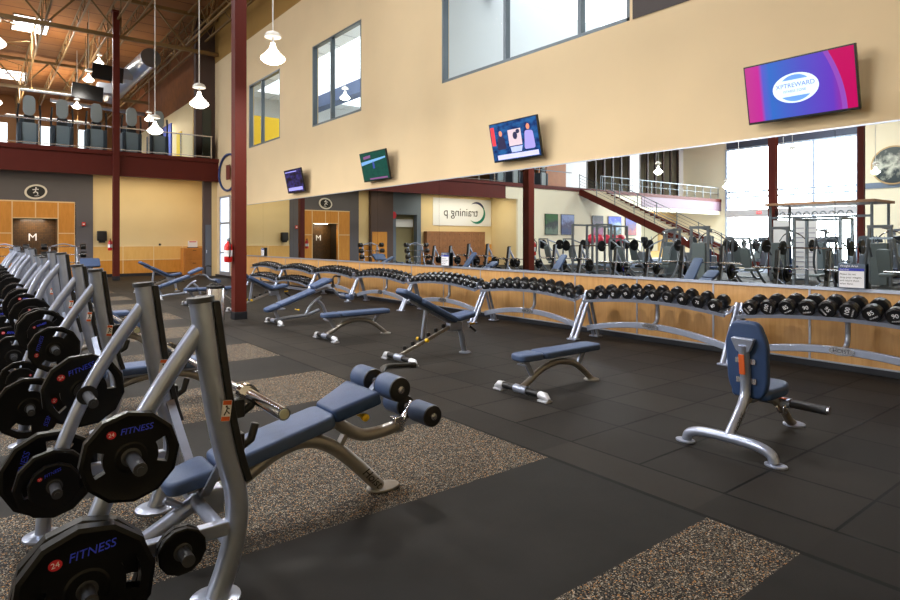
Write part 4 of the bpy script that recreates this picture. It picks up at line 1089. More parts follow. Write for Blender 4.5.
# ================================================================= OLYMPIC BENCH STATIONS (left)
UP = [(0,0,0),(.05,0,.13),(.09,0,.30),(.085,0,.46),(.045,0,.62),(-.005,0,.88),(-.06,0,1.29)]
def make_station(kind, hgt=1.29):
    t = thing('olympic_bench', '', 'bench press station')
    k = hgt/1.29
    for s in (-1, 1):
        y = .56*s
        P = spline([(x, y, z if z < .5 else .5+(z-.5)*(hgt-.5)/.79) for x, _, z in UP], 5)
        q = MB(); q.tube(P, .052, 18, up=(1,0,0), ry=.048); u_ = part('upright', q, silver, t)
        q = MB(); q.cyl(P[-1]-V((0,0,.004)), P[-1]+V((-.002,0,.018)), .056, 20); part('top_cap', q, darkhandle, u_)
        q = MB(); q.lathe([(.105,0),(.105,.01),(.08,.018),(.055,.024)], 24, (0, y, 0)); part('foot_plate', q, silver, u_)
        q = MB(); G = [p+V((.054,0,0)) for p in P if p.z > .47]; G = [G[0]+V((.002,0,0))]+G[1:]
        q.tube(G, .042, 4, ry=.016, up=(1,0,0), sq=True); part('guard_strip', q, plastic, u_, bev=.006)
        q = MB(); q.T = Matrix.Translation((.030, y-.052, .82)) @ FACE_NY @ Matrix.Rotation(-.13, 4, 'Z')
        q.prism(rounded([(-.02,-.045),(.02,-.045),(.02,.045),(-.02,.045)], .006), 0, .002); st = part('warning_sticker', q, paper, u_)
        q = MB(); q.T = Matrix.Translation((.030, y-.0545, .82)) @ FACE_NY @ Matrix.Rotation(-.13, 4, 'Z')
        q.box((0,.034,0), (.036,.018,.001)); q.box((0,-.034,0), (.036,.018,.001)); part('orange_band', q, orange_st, st)
        q = MB(); q.T = Matrix.Translation((.030, y-.0545, .82)) @ FACE_NY
        q.tube([(-.01,-.018,0),(0,0,0),(.012,-.014,0)], .003, 5); q.tube([(0,0,0),(.004,.012,0),(.012,.006,0)], .003, 5); q.box((.001,.018,0), (.008,.008,.002)); part('pictogram', q, blacktext, st)
        # rear support tube
        R = spline([(-.055,y,hgt-.1),(-.21,y,hgt-.33),(-.335,y,.74),(-.45,y,.46),(-.52,y,.2),(-.54,y,.015)], 6)
        q = MB(); q.tube(R, .036, 16); s_ = part('rear_support', q, silver, t)
        q = MB(); q.lathe([(.09,0),(.09,.01),(.06,.016),(.04,.022)], 24, (-.54, y, 0)); part('foot_plate', q, silver, s_)
        q = MB(); q.box2((-.5,y-.025,.27), (.06,y+.025,.33)); part('brace', q, silver, t, bev=.006)
        for (hx, hz) in ((-.345,.72), (-.5,.30)):
            q = MB(); q.cyl((hx, y-.27, hz), (hx, y+.27, hz), .0245, 16); q.cyl((hx, y-.278, hz), (hx, y-.27, hz), .012, 10); h_ = part('plate_horn', q, darkhandle, t)
            q = MB(); q.cyl((hx, y-.05, hz), (hx, y-.06, hz), .05, 20); part('horn_collar', q, plastic, h_); q = MB(); q.cyl((hx, y+.05, hz), (hx, y+.06, hz), .05, 20); part('horn_collar', q, plastic, h_)
        q = MB(); q.cyl((-.16, y-.2, .30), (-.16, y+.03, .30), .0245, 16); part('plate_horn', q, darkhandle, t)
        # bar hooks
        for z in (hgt-.46, .68):
            q = MB(); q.box2((.05,y-.028,z-.06), (.12,y+.028,z+.02)); q.tube([(.10,y,z-.05),(.155,y,z-.02),(.175,y,z+.05)], .02, 8); part('bar_hook', q, plastic, t, bev=.006)
    q = MB(); q.tube([(.07,-.56,.22),(.07,.56,.22)], .032, 14); part('crossbar', q, silver, t)
    for s in (-1, 1): q = MB(); q.bar((.07, .52*s, .62), (.1, .05*s, .25), .012, .045, (1,0,0)); part('diagonal_bar', q, silver, t)
    q = MB(); q.tube(spline([(-.25,0,.05),(-.1,0,.12),(.05,0,.2),(.16,0,.24)], 4), .04, 14); q.lathe([(.07,0),(.07,.012),(.04,.03)], 18, (-.25,0,0)); part('rear_spine', q, silver, t)
    if kind == 'decline':
        M = Matrix.Translation((-.08,0,.285)) @ RY(-math.radians(12.5))
        pad_part('head_pad', t, rounded([(.0,-.10),(.24,-.145),(.24,.145),(.0,.10)], .07, 6), .075, M)
        q = MB(); q.tube(spline([(-.08,0,.26),(.05,0,.18),(.15,0,.16)], 4), .02, 8); q.box2((.08,-.05,.14), (.2,.05,.27)); part('pad_hinge', q, silver, t, bev=.01)
        pad_part('back_pad', t, rounded([(.25,-.15),(.92,-.14),(.92,.14),(.25,.15)], .07, 6), .08, M)
        M2 = Matrix.Translation((.81,0,.495)) @ RY(-math.radians(19))
        pad_part('seat_pad', t, rounded([(.0,-.12),(.28,-.20),(.28,.20),(.0,.12)], .03), .085, M2, bluedk)
        q = MB(); q.T = M; q.box2((.1,-.03,-.045), (1.0,.03,-.002)); part('pad_rail', q, bronze, t, bev=.006)
        q = MB(); q.tube(spline([(.1,0,.19),(.3,0,.27),(.5,0,.375),(.68,0,.40),(.84,0,.33),(1.0,0,.19),(1.16,0,.02)], 6), .042, 18); part('main_frame', q, bronze, t)
        q = MB(); q.pad(ell(.11,.075,24,1.19,0), .018, .006, 2); part('foot_plate', q, bronze, t)
        text('lettering', 'Hoist', .075, blacktext, t, Matrix.Translation((1.09,-.0425,.098)) @ FACE_NY @ Matrix.Rotation(math.radians(-47), 4, 'Z'), ext=.001, shear=.3)
        q = MB(); q.bar((.86,0,.29), (.96,0,.44), .03, .045, (0,1,0)); part('upright_strut', q, bronze, t)
        q = MB(); q.tube(spline([(.84,0,.50),(.92,0,.43),(1.03,0,.365),(1.16,0,.355),(1.29,0,.37)], 6), .038, 16); part('roller_beam', q, bronze, t)
        q = MB(); q.bar((1.30,0,.35), (1.42,0,.50), .03, .05, (0,1,0)); q.box2((1.26,-.03,.33), (1.33,.03,.43)); part('lower_bracket', q, steel, t, bev=.005)
        q = MB(); q.bar((1.02,0,.53), (1.19,0,.70), .03, .045, (0,1,0)); part('upper_arm', q, silver, t)
        q = MB(); q.tube(spline([(1.16,.03,.63),(1.24,.10,.69),(1.34,.2,.705),(1.56,.24,.68)], 5), .018, 10); q.cyl((1.56,.24,.68), (1.60,.245,.675), .022, 10); part('side_grip', q, plastic, t)
        for (x, z, r, nm) in ((1.16,.665,.074,'upper_roller'), (1.40,.465,.068,'lower_roller')):
            q = MB(); q.cyl((x,-.27,z), (x,.27,z), .012, 10); ax_ = part('roller_axle', q, steel, t)
            for s in (-1, 1):
                yy = .15*s
                q = MB(); q.lathe([(r*.6,-.092),(r*.93,-.09),(r,-.08),(r,.08),(r*.93,.09),(r*.6,.092)], 26, (x,yy,z), 'y'); rr = part(nm, q, blue, t)
                q = MB(); q.lathe([(r*.62,-.097),(r*.95,-.094),(r*.98,-.085)], 26, (x,yy,z), 'y'); part('end_disc', q, plastic, rr); q = MB(); q.lathe([(r*.98,.085),(r*.95,.094),(r*.62,.097)], 26, (x,yy,z), 'y'); part('end_disc', q, plastic, rr)
                q = MB(); q.lathe([(.001,-.108),(.022,-.106),(.024,-.094)], 14, (x,yy,z), 'y'); part('axle_nut', q, steel, rr)
        q = MB(); q.cyl((1.0,-.02,.50), (1.0,-.1,.50), .012, 8); q.lathe([(.001,-.02),(.022,-.01),(.022,.015),(.001,.02)], 12, (1.0,-.11,.50), 'y'); part('yellow_knob', q, yellow, t)
    elif kind == 'flat':
        pad_part('bench_pad', t, rounded([(-.08,-.14),(1.12,-.15),(1.12,.15),(-.08,.14)], .05), .075, MT((0,0,.34)))
        q = MB(); q.box2((0,-.03,.30), (1.05,.03,.338)); part('pad_rail', q, silver, t, bev=.006)
        q = MB(); q.tube(spline([(.1,0,.2),(.4,0,.29),(.75,0,.28),(1.0,0,.15),(1.12,0,.02)], 6), .038, 16); part('main_frame', q, bronze, t)
        q = MB(); q.pad(ell(.11,.07,24,1.14,0), .018, .006, 2); part('foot_plate', q, bronze, t)
        q = MB(); q.bar((.85,0,.25), (.95,0,.33), .03, .045, (0,1,0)); part('upright_strut', q, silver, t)
    else:
        M = Matrix.Translation((.62,0,.42)) @ RY(math.radians(130)) @ Matrix.Rotation(PI, 4, 'X') @ Matrix.Identity(4)
        M = Matrix.Translation((.62,0,.44)) @ RY(math.radians(180+48)) @ Matrix.Rotation(PI, 4, 'X')
        pad_part('back_pad', t, rounded([(0,-.15),(.80,-.13),(.80,.13),(0,.15)], .06), .075, M)
        pad_part('seat_pad', t, rounded([(0,-.17),(.42,-.17),(.42,.17),(0,.17)], .06), .08, MT((.64,0,.40), 0, -.2))
        q = MB(); q.tube(spline([(.1,0,.2),(.4,0,.26),(.75,0,.32),(1.0,0,.15),(1.12,0,.02)], 6), .038, 16); part('main_frame', q, bronze, t)
        q = MB(); q.pad(ell(.11,.07,24,1.14,0), .018, .006, 2); part('foot_plate', q, bronze, t)
        q = MB(); q.bar((.2,0,.23), (.25,0,.80), .03, .045, (0,1,0)); q.bar((.7,0,.3), (.72,0,.42), .03, .045, (0,1,0)); part('upright_strut', q, silver, t)
    return t
SX = .81
stc = [3.24, 6.14, 8.66, 10.88, 13.36, 15.6, 17.9, 20.2]
sk = ['decline','flat','incline','flat','incline','flat','incline','flat']
sl_ = ['olympic decline bench station nearest the camera with blue foot rollers', 'olympic flat bench station directly behind the nearest one', 'taller olympic incline station, third in the left row',
       'olympic flat bench station, fourth in the left row', 'taller olympic incline station, fifth in the left row', 'olympic flat bench station, sixth in the left row', 'olympic incline station, seventh in the left row', 'olympic flat bench station, farthest in the left row']
pro = {'decline': make_station('decline'), 'flat': make_station('flat', 1.30), 'incline': make_station('incline', 1.39)}
usedp = set()
for yc, kd, lb in zip(stc, sk, sl_):
    if kd in usedp: o = copy_tree(pro[kd], (SX, yc, 0), None, lb)
    else: o = pro[kd]; usedp.add(kd); o.location = (SX, yc, 0); o['label'] = lb
    o['group'] = 'olympic bench stations in the left row'

# barbells on the hooks
t0_ = thing('barbell', '', 'barbell')
q = MB(); q.cyl((0,-.68,0), (0,.68,0), .0145, 12); part('shaft', q, steel, t0_)
for s in (-1, 1):
    q = MB(); q.cyl((0,s*.66,0), (0,s*.70,0), .042, 20); q.cyl((0,s*.70,0), (0,s*.715,0), .032, 20); part('collar', q, chrome, t0_)
    q = MB(); q.cyl((0,s*.69,0), (0,s*1.10,0), .026, 20); s_ = part('sleeve', q, chrome, t0_)
    q = MB(); q.cyl((0,s*1.099,0), (0,s*1.103,0), .02, 16); part('end_plug', q, mat('brass_plug', (196,200,180), .4, .5) if s < 0 else MATS['brass_plug'], s_)
for i, (yc, kd) in enumerate(zip(stc, sk)):
    h = .90 if kd != 'incline' else .98
    lb = 'chrome olympic barbell resting on the hooks of the %s station in the left row' % ['nearest','second','third','fourth','fifth','sixth','seventh','farthest'][i]
    o = t0_ if i == 0 else copy_tree(t0_)
    o.location = (SX+.135, yc-.02 if i else yc+.12, h-.03); o['label'] = lb; o['group'] = 'barbells on the bench stations'

# weight plates: twelve sided rubber with grip openings
def make_plate(R, th, lettering=True, small=False):
    nseg = 48; rings = [.0255, .30*R, .34*R, .56*R, .78*R, .93*R, R]
    zz = [th*.5, th*.5, th*.42, th*.42, th*.42, th*.5, th*.40]
    def rad(i, j):
        r = rings[i]
        if i >= 5:
            a = (2*PI*j/nseg) % (PI/6) - PI/12
            r = r*math.cos(PI/12)/math.cos(a)*1.01
        return r
    hole = lambda i, j: i == 3 and (not small) and ((j+3) % 24 in (0, 1, 2, 3, 4, 5)) 
    q = MB(); n = nseg; m = len(rings)
    vs = []; fs = []
    for s in (1, -1):
        for i in range(m):
            for j in range(n):
                a = 2*PI*j/n; r = rad(i, j); vs.append((r*math.cos(a), -s*zz[i], r*math.sin(a)))
    off = m*n
    for i in range(m-1):
        for j in range(n):
            if hole(i, j):
                for (e0, e1, chk) in (((i,j),(i,(j+1)%n),True), ((i+1,j),(i+1,(j+1)%n),True), ((i,j),(i+1,j), not hole(i,(j-1)%n)), ((i,(j+1)%n),(i+1,(j+1)%n), not hole(i,(j+1)%n))):
                    if chk:
                        a = e0[0]*n+e0[1]; b_ = e1[0]*n+e1[1]; fs.append((a, b_, b_+off, a+off))
                continue
            a, b_, c, d = i*n+j, i*n+(j+1)%n, (i+1)*n+(j+1)%n, (i+1)*n+j
            fs.append((a, b_, c, d)); fs.append((a+off, d+off, c+off, b_+off))
    for j in range(n):
        a, b_ = j, (j+1) % n; fs.append((a, a+off, b_+off, b_))
        a, b_ = (m-1)*n+j, (m-1)*n+(j+1) % n; fs.append((a, b_, b_+off, a+off))
    q.add(vs, fs)
    t = thing('weight_plate', '', 'weight plate')
    part('disc', q, platemat, t, ang=26)
    q = MB(); q.lathe([(.0256,-th*.52),(.034,-th*.53),(.036,-th*.5)], 20, (0,0,0), 'y'); part('hub_ring', q, darkhandle, t)
    if lettering:
        text('lettering', 'FITNESS', R*.19, bluetext, t, onNY(R*.14, -th*.5-.0005, R*.60), ext=.0012, shear=.25)
        q = MB(); q.T = onNY(-R*.36, -th*.5-.0003, R*.59); q.prism(ell(R*.095,R*.085,18), 0, .0012); bd = part('badge', q, redtext, t)
        text('badge_number', '24', R*.12, whitetext, bd, onNY(-R*.36, -th*.5-.0018, R*.59), ext=.0005)
    return t
PL = {'45': (.225,.058), '35': (.20,.05), '25': (.172,.045), '10': (.115,.034), '5': (.092,.028)}
pproto = {(k, l): make_plate(v[0], v[1], l, k in ('5','10')) for k, v in PL.items() for l in ((True, False) if k not in ('5',) else (False,))}
pused = set()
def plate(size, x, y, z, label, rot=0., let=True):
    key = (size, let) if (size, let) in pproto else (size, False)
    p = pproto[key]
    if key in pused: o = copy_tree(p)
    else: o = p; pused.add(key)
    o.location = (x, y, z); o.rotation_euler = (0, rot, 0); o['label'] = label; o['group'] = 'black weight plates on the bench stations'
onm = ['nearest','second','third','fourth','fifth','sixth','seventh','farthest']
def horn(si, side, which, outer, sizes, rots=None):
    """plates on one horn; side -1 near / +1 far support, outer -1 facing the camera / +1 the far face"""
    yc = stc[si]+.56*side
    hx, hz = {'up': (-.345,.72), 'low': (-.5,.30), 'mini': (-.16,.30)}[which]
    d = .062 if which != 'mini' else .05
    names = {'up': 'upper peg', 'low': 'lower peg', 'mini': 'short peg'}
    tot = len(sizes)
    for k, s in enumerate(sizes):
        R, th = PL[s]; d += th/2+.002
        y = yc+outer*d; d += th/2+.002
        pos = '' if tot == 1 else (', outermost' if k == tot-1 else ', innermost' if k == 0 else ', in the middle')
        big = {'45':'largest','35':'large','25':'medium','10':'small','5':'smallest'}[s]
        lb = '%s black plate, %s side, %s, %s support of the %s station%s' % (big, 'front' if outer < 0 else 'back', names[which], 'near' if side < 0 else 'far', onm[si], pos)
        r_ = rots[k] if rots else random.choice((-.35, .3, 1.2, 2.0, -1.3, .1))
        cz = hz-(.0255-.0245) ; plate(s, SX+hx, y, cz, lb, r_, let=(si < 4 and outer < 0 and k == tot-1) or (si == 0 and k == tot-1))
horn(0, -1, 'up', -1, ['25'], [-.06]); horn(0, -1, 'low', -1, ['45','45'], [.5,-.12]); horn(0, -1, 'mini', -1, ['5','5'])
horn(0, 1, 'low', -1, ['25','10'], [0,-.35]); horn(0, 1, 'up', 1, ['35'], [-.35]); horn(0, 1, 'low', 1, ['45'])
horn(1, -1, 'up', -1, ['25'], [-1.3]); horn(1, -1, 'low', -1, ['45'], [1.9]); horn(1, 1, 'up', -1, ['35','10']); horn(1, 1, 'low', -1, ['25','10'], [1.2,1.5]); horn(1, 1, 'up', 1, ['35'])
horn(2, -1, 'up', -1, ['35','10']); horn(2, -1, 'low', -1, ['45'], [1.8]); horn(2, 1, 'up', -1, ['25']); horn(2, 1, 'low', -1, ['35']); horn(2, 1, 'up', 1, ['45'])
for si in range(3, 8):
    horn(si, -1, 'up', -1, ['25','10'] if si % 2 else ['35']); horn(si, -1, 'low', -1, ['45']); horn(si, 1, 'up', -1, ['25'] if si % 2 else ['35','10']); horn(si, 1, 'low', -1, ['45']); horn(si, 1, 'up', 1, ['25'])
for k, p in pproto.items():
    if k not in pused:
        for c in list(p.children_recursive): bpy.data.objects.remove(c)
        bpy.data.objects.remove(p)

# ================================================================= UPPER FLOOR CARDIO MACHINES
conpad = mat('grey_green_console', (150,160,160), .55)
def cardio():
    t = thing('cardio_machine', '', 'exercise machine')
    q = MB(); q.box((0,.5,.1), (.6,1.7,.18)); part('base', q, shroud, t, bev=.03)
    q = MB(); q.T = Matrix.Translation((0,-.12,0)); q.T = MT((0,-.1,.2), PI/2); q.prism(rounded([(-.2,0),(.2,0),(.25,.3),(.23,.84),(-.23,.84),(-.25,.3)], .06), -.1, .1); part('front_shroud', q, conpad, t, bev=.01)
    q = MB(); q.T = MT((0,-.12,1.2), PI/2); q.prism(rounded([(-.1,.12),(.1,.12),(.2,.28),(.2,.72),(.12,.88),(-.12,.88),(-.2,.72),(-.2,.28)], .07), -.05, .05); part('console', q, conpad, t, bev=.01)
    q = MB(); q.box((0,-.06,1.17), (.36,.14,.36)); part('neck', q, plastic, t, bev=.03)
    for s in (-1, 1):
        q = MB(); q.tube(spline([(s*.28,.1,.3),(s*.34,.05,.9),(s*.36,-.05,1.3),(s*.33,-.12,1.75)], 4), .035, 8); part('arm', q, plastic, t)
        q = MB(); q.box((s*.3,.1,.62), (.14,.7,.8)); part('side_cover', q, shroud, t, bev=.03)
    return t
cd = cardio(); first = True
cl = ['leftmost grey cardio machine behind the balcony railing', 'second grey cardio machine from the left on the balcony', 'grey cardio machine on the balcony just left of the column', 'grey cardio machine on the balcony just right of the column', 'rightmost grey cardio machine behind the balcony railing']
for x, lb in zip([px_on(p, 28.2) for p in (29, 62, 96, 131, 158)], cl):
    if first: o = cd; o.location = (x, 28.2, ZF); o['label'] = lb; first = False
    else: o = copy_tree(cd, (x, 28.2, ZF), 0, lb)
    o['group'] = 'cardio machines on the balcony'
for k, x in enumerate((-13.5, -12.2, -10.9, -9.6)):
    copy_tree(cd, (x, 28.0, ZF), 0, 'cardio machine reflected above the posters, %s of four' % ('first','second','third','last')[k], 'cardio machines on the far balcony')
def uplight(x, y, z, w, lb, e):  # added fixtures that brighten the roof deck over the upper floor
    t = thing('added_uplight', lb, 'lamp', (x, y, z))
    q = MB(); q.box((0,0,0), (w,.16,.08)); part('housing', q, lampcap, t, bev=.01)
    q = MB(); q.box((0,0,.045), (w-.1,.1,.01)); part('tube', q, lampglass, t)
    q = MB(); q.cyl((-w*.35,0,.04), (-w*.35,0,ZC-z), .012, 6); part('hanger', q, trussmat, t)
    q = MB(); q.cyl((w*.35,0,.04), (w*.35,0,ZC-z), .012, 6); part('hanger', q, trussmat, t)
    L = bpy.data.lights.new('uplight', 'AREA'); L.shape = 'RECTANGLE'; L.size = w-.1; L.size_y = .1; L.energy = e; L.color = (1,.80,.55)
    o = bpy.data.objects.new('uplight', L); COL.objects.link(o); o.parent = t; o.location = (0,0,.06); o.rotation_euler = (PI,0,0)
uplight(3.0, 33.2, 8.3, 3.0, 'long added fill light over the upper floor behind the hanging televisions', 80)
uplight(-1.5, 31.5, 8.0, 3, 'long added fill light over the upper floor at far left', 50)
uplight(3.2, 41, 8.4, 4, 'long added fill light deep inside the upper floor', 150)

# ================================================================= BARBELL RACKS AND ARM CURL BENCH BY THE ENTRY
def bar_rack(loc, lb, tier_label):
    t = thing('barbell_rack', lb, 'barbell rack', loc)
    for s in (-1, 1):
        q = MB(); q.tube([(s*.38,-.18,.03),(s*.38,.12,1.32)], .03, 10); part('upright', q, silver, t)
        q = MB(); q.bar((s*.38,-.4,.03), (s*.38,.4,.03), .06, .06); part('foot', q, silver, t)
        q = MB(); q.tube([(s*.38,.38,.05),(s*.38,.12,1.32)], .025, 8); part('rear_leg', q, silver, t)
        for k in range(5):
            q = MB(); y = -.16+.065*k; q.bar((s*.38,y,.26+.26*k), (s*.38,y-.1,.24+.26*k), .03, .03); part('hook', q, steel, t)
    q = MB(); q.tube(spline([(-.38,.12,1.32),(0,.12,1.42),(.38,.12,1.32)], 6), .02, 8); part('top_hoop', q, silver, t)
    for k in range(5):
        x, y, z = loc[0], loc[1]-.24+.065*k, .29+.26*k
        a = thing('fixed_barbell', 'short fixed barbell on the %s tier of the %s' % (['lowest','second lowest','middle','second highest','highest'][k], tier_label), 'barbell', (x, y, z))
        a['group'] = 'fixed barbells on the entry racks'
        q = MB(); q.cyl((-.5,0,0), (.5,0,0), .014, 8); part('bar', q, steel, a)
        for s in (-1, 1): q = MB(); q.lathe([(.05,s*.46),(.1,s*.47),(.1,s*.62),(.05,s*.63)][::s], 14, (0,0,0), 'x'); part('head', q, rubber, a)
bar_rack((2.25, 23.5, 0), 'tall silver barbell rack in front of the locker room entry', 'barbell rack before the locker entry')
bar_rack((.62, 22.3, 0), 'tall silver barbell rack cut by the left edge of the photo', 'barbell rack at the left edge')
t = thing('arm_curl_bench', 'blue arm curl bench beside the barbell rack, seen above the left row', 'curl bench', (2.8, 22.0, 0))
q = MB(); q.box((0,0,.03), (.6,.08,.06)); q.box((0,.3,.03), (.08,.7,.06)); part('base', q, silver, t, bev=.01)
q = MB(); q.tube([(0,.0,.05),(0,.0,.8)], .035, 10); part('post', q, silver, t)
q = MB(); q.T = MT((0,-.05,.8), .7); q.pad(rrect(.55,.38,.06), .08, .02); part('arm_pad', q, blue, t)
q = MB(); q.pad(rrect(.32,.3,.08,5,0,.5), .08, .02); 
o = part('seat_pad', q, blue, t); o.location = (0,0,.45)

machsteel = mat('machine_steel', (128,136,146), .3, .6)
# ================================================================= MACHINES ACROSS THE HALL (seen in the mirror)
def press():
    t = thing('plate_loaded_press', '', 'exercise machine')
    for s in (-1, 1):
        q = MB(); q.tube(spline([(s*.45,-.6,.04),(s*.45,-.1,.1),(s*.42,.4,.7),(s*.3,.55,1.6)], 4), .04, 8); part('side_frame', q, machsteel, t)
        q = MB(); q.tube(spline([(s*.32,.5,1.55),(s*.45,.0,1.35),(s*.5,-.35,1.05)], 4), .03, 8); part('lever_arm', q, machsteel, t)
        q = MB(); q.cyl((s*.45,.1,1.35), (s*.75,.1,1.35), .025, 8); part('plate_peg', q, steel, t)
        q = MB(); q.lathe([(.1,-.03),(.22,-.025),(.22,.025),(.1,.03)], 14, (s*.6,.1,1.35), 'x'); part('plate', q, platemat, t)
    q = MB(); q.bar((-.45,-.55,.05), (.45,-.55,.05), .06, .06); q.bar((-.3,.55,1.6), (.3,.55,1.6), .06, .06); part('cross_frame', q, machsteel, t)
    q = MB(); q.T = MT((0,-.05,.5), -.1); q.pad(rrect(.36,.42,.06), .09, .02); part('seat', q, padgrey, t)
    q = MB(); q.T = MT((0,.24,.6), PI/2-.25); q.pad(rrect(.34,.7,.08,5,0,.35), .08, .02); part('back_pad', q, padgrey, t)
    return t
def tower():
    t = thing('weight_stack_machine', '', 'exercise machine')
    for s in (-1, 1): q = MB(); q.box((s*.32,.3,1.0), (.08,.08,2.0)); part('post', q, machsteel, t)
    q = MB(); q.box((0,.3,2.0), (.75,.1,.1)); q.bar((0,.3,2.0), (0,-.5,1.9), .07, .07); part('top_beam', q, machsteel, t)
    q = MB(); q.box((0,.3,.75), (.5,.2,1.4)); part('stack_cover', q, padgrey, t, bev=.02)
    q = MB(); q.bar((0,.3,.05), (0,-.9,.05), .09, .07); q.bar((-.4,-.9,.05), (.4,-.9,.05), .07, .07); part('base', q, machsteel, t)
    q = MB(); q.T = MT((0,-.45,.5)); q.pad(rrect(.36,.4,.06), .08, .02); part('seat', q, bluedk, t)
    q = MB(); q.tube([(0,-.4,.1),(0,-.4,.5)], .035, 8); part('seat_post', q, machsteel, t)
    q = MB(); q.T = MT((0,-.18,.65), PI/2); q.pad(rrect(.3,.6,.06,5,0,.3), .08, .02); part('back_pad', q, bluedk, t)
    q = MB(); q.tube(spline([(-.55,-.6,1.5),(-.3,-.5,1.75),(0,-.5,1.85),(.3,-.5,1.75),(.55,-.6,1.5)], 4), .02, 8); part('pull_bar', q, chrome, t)
    return t
def elliptical():
    t = thing('elliptical_trainer', '', 'exercise machine')
    q = MB(); q.box((0,.1,.08), (.5,1.7,.12)); part('base', q, plastic, t, bev=.02)
    q = MB(); q.T = MT((0,.55,.1), PI/2); q.prism(rounded([(-.2,0),(.2,0),(.14,.8),(-.14,.8)], .05), -.25, .25); part('drive_cover', q, machgrey, t, bev=.02)
    q = MB(); q.tube([(0,.5,.8),(0,.35,1.45)], .04, 8); part('mast', q, machsteel, t)
    q = MB(); q.T = MT((0,.32,1.42), PI/2-.4); q.prism(rounded([(-.24,0),(.24,0),(.2,.32),(-.2,.32)], .05), -.03, .03); part('console', q, shroud, t)
    for s in (-1, 1):
        q = MB(); q.tube(spline([(s*.3,.3,.3),(s*.3,.25,1.0),(s*.28,.1,1.4),(s*.24,.1,1.75)], 4), .022, 8); part('moving_arm', q, machsteel, t)
        q = MB(); q.bar((s*.18,.5,.3), (s*.18,-.7,.25), .05, .05); q.box((s*.18,-.45,.31), (.15,.4,.04)); part('pedal_arm', q, plastic, t)
    return t
def smith():
    t = thing('squat_rack', '', 'squat rack')
    for s in (-1, 1):
        for y in (-.45, .5): q = MB(); q.box((s*.65,y,1.12), (.08,.08,2.24)); part('post', q, machsteel, t)
        q = MB(); q.bar((s*.65,-.45,2.2), (s*.65,.5,2.2), .07, .07); q.bar((s*.65,-.6,.05), (s*.65,.7,.05), .08, .08); part('side_beam', q, machsteel, t)
        q = MB(); q.lathe([(.08,-.03),(.225,-.028),(.225,.028),(.08,.03)], 14, (s*.95,-.52,1.3), 'x'); part('loaded_plate', q, platemat, t)
    q = MB(); q.bar((-.65,.5,2.2), (.65,.5,2.2), .07, .07); q.bar((-.65,.5,.4), (.65,.5,.4), .06, .06); part('cross_beam', q, machsteel, t)
    q = MB(); q.cyl((-1.1,-.52,1.3), (1.1,-.52,1.3), .02, 8); part('bar', q, chrome, t)
    q = MB(); q.T = MT((0,-.1,.42)); q.pad(rrect(.3,1.2,.06), .07, .02); part('bench_pad', q, padgrey, t)
    return t
kinds = {'press': (press(), 'grey plate loaded press machine'), 'tower': (tower(), 'blue seated weight stack machine'), 'ell': (elliptical(), 'grey elliptical trainer'), 'smith': (smith(), 'silver squat rack with a loaded bar')}
usedk = set(); rnd = random.Random(3)
rowsm = [(-4.6, 6.0, 20.5, 1.7, ['press','smith','press','tower','press','press','smith','press'], 'the front row across the hall'),
         (-7.8, 7.0, 22.5, 1.6, ['tower','press','tower','press','ell','tower','press','smith','press'], 'the second row across the hall'),
         (-14.0, 8.2, 21.5, 1.5, ['ell','ell','tower','ell','press','ell','ell','tower','ell'], 'the third row across the hall'),
         (-19.5, 9.5, 16.5, 1.6, ['ell','ell','ell','ell','ell'], 'the row before the staircase'),
         (-16.9, 7.5, 14.5, 1.35, ['ell','tower','ell','ell','tower','ell'], 'the fourth row across the hall'),
         (-24.5, 10.5, 19.0, 1.6, ['ell','ell','ell','ell','ell','ell'], 'the row nearest the window wall'),
         (-12.3, 3.0, 6.5, 1.8, ['tower','tower'], 'the pair behind the brown canopy')]
ordm = ['first','second','third','fourth','fifth','sixth','seventh','eighth','ninth']
for X_, y0, y1, st, ks, nm in rowsm:
    k = 0; y = y0
    while y < y1 and k < len(ks):
        kd = ks[k]; src, lb0 = kinds[kd]
        lb = '%s, %s in %s' % (lb0, ordm[k], nm); rz = rnd.choice((-PI/2, PI/2, -PI/2+.15))
        if kd == 'smith': rz = PI/2
        if kd not in usedk: o = src; usedk.add(kd); o.location = (X_, y, 0); o.rotation_euler = (0,0,rz); o['label'] = lb
        else: o = copy_tree(src, (X_, y, 0), rz, lb)
        o['group'] = lb0+'s across the hall'
        y += st+(.5 if kd == 'smith' else 0); k += 1
for k, x in enumerate((-1.6, .1, 1.6, 3.0, 5.4)):
    copy_tree(kinds['ell'][0], (x, 31.2, ZF), PI, 'dark elliptical trainer in the second row upstairs, %s from the left' % ordm[k], 'elliptical trainers upstairs')
# brown flat canopy on posts with hanging handles, white instruction sheets
t = thing('cable_station', 'long cable station under a flat brown canopy, reflected at far right', 'exercise machine', (-10.6, 9.75, 0))
q = MB(); q.box((0,0,3.0), (2.2,3.9,.1)); part('canopy', q, mat('brown_canopy', (150,112,84), .5), t)
for x in (-.9, .9):
    for y in (-1.8, 1.8): q = MB(); q.box((x,y,1.48), (.08,.08,2.95)); part('post', q, machgrey, t)
q = MB(); q.bar((.9,-1.8,2.45), (.9,1.8,2.45), .07, .09); part('beam', q, machgrey, t)
q = MB(); q.box((.95,.45,1.3), (.05,.85,2.2)); part('instruction_sheet', q, paper, t)
q = MB(); q.box((.95,1.35,1.35), (.05,.6,2.0)); part('blank_panel', q, paper, t)
for k in range(9):
    q = MB(); q.tube([(.95, -1.1+.3*k+.11*math.cos(a), 2.5+.17*math.sin(a)) for a in [PI*j/8 for j in range(9)]], .018, 6); part('handle_loop', q, machgrey, t)
q = MB(); q.T = Matrix.Identity(4)
for k in range(9):
    for j in (0, 1): q.box((.978, .22+.42*j, .5+.19*k), (.004,.3,.03))
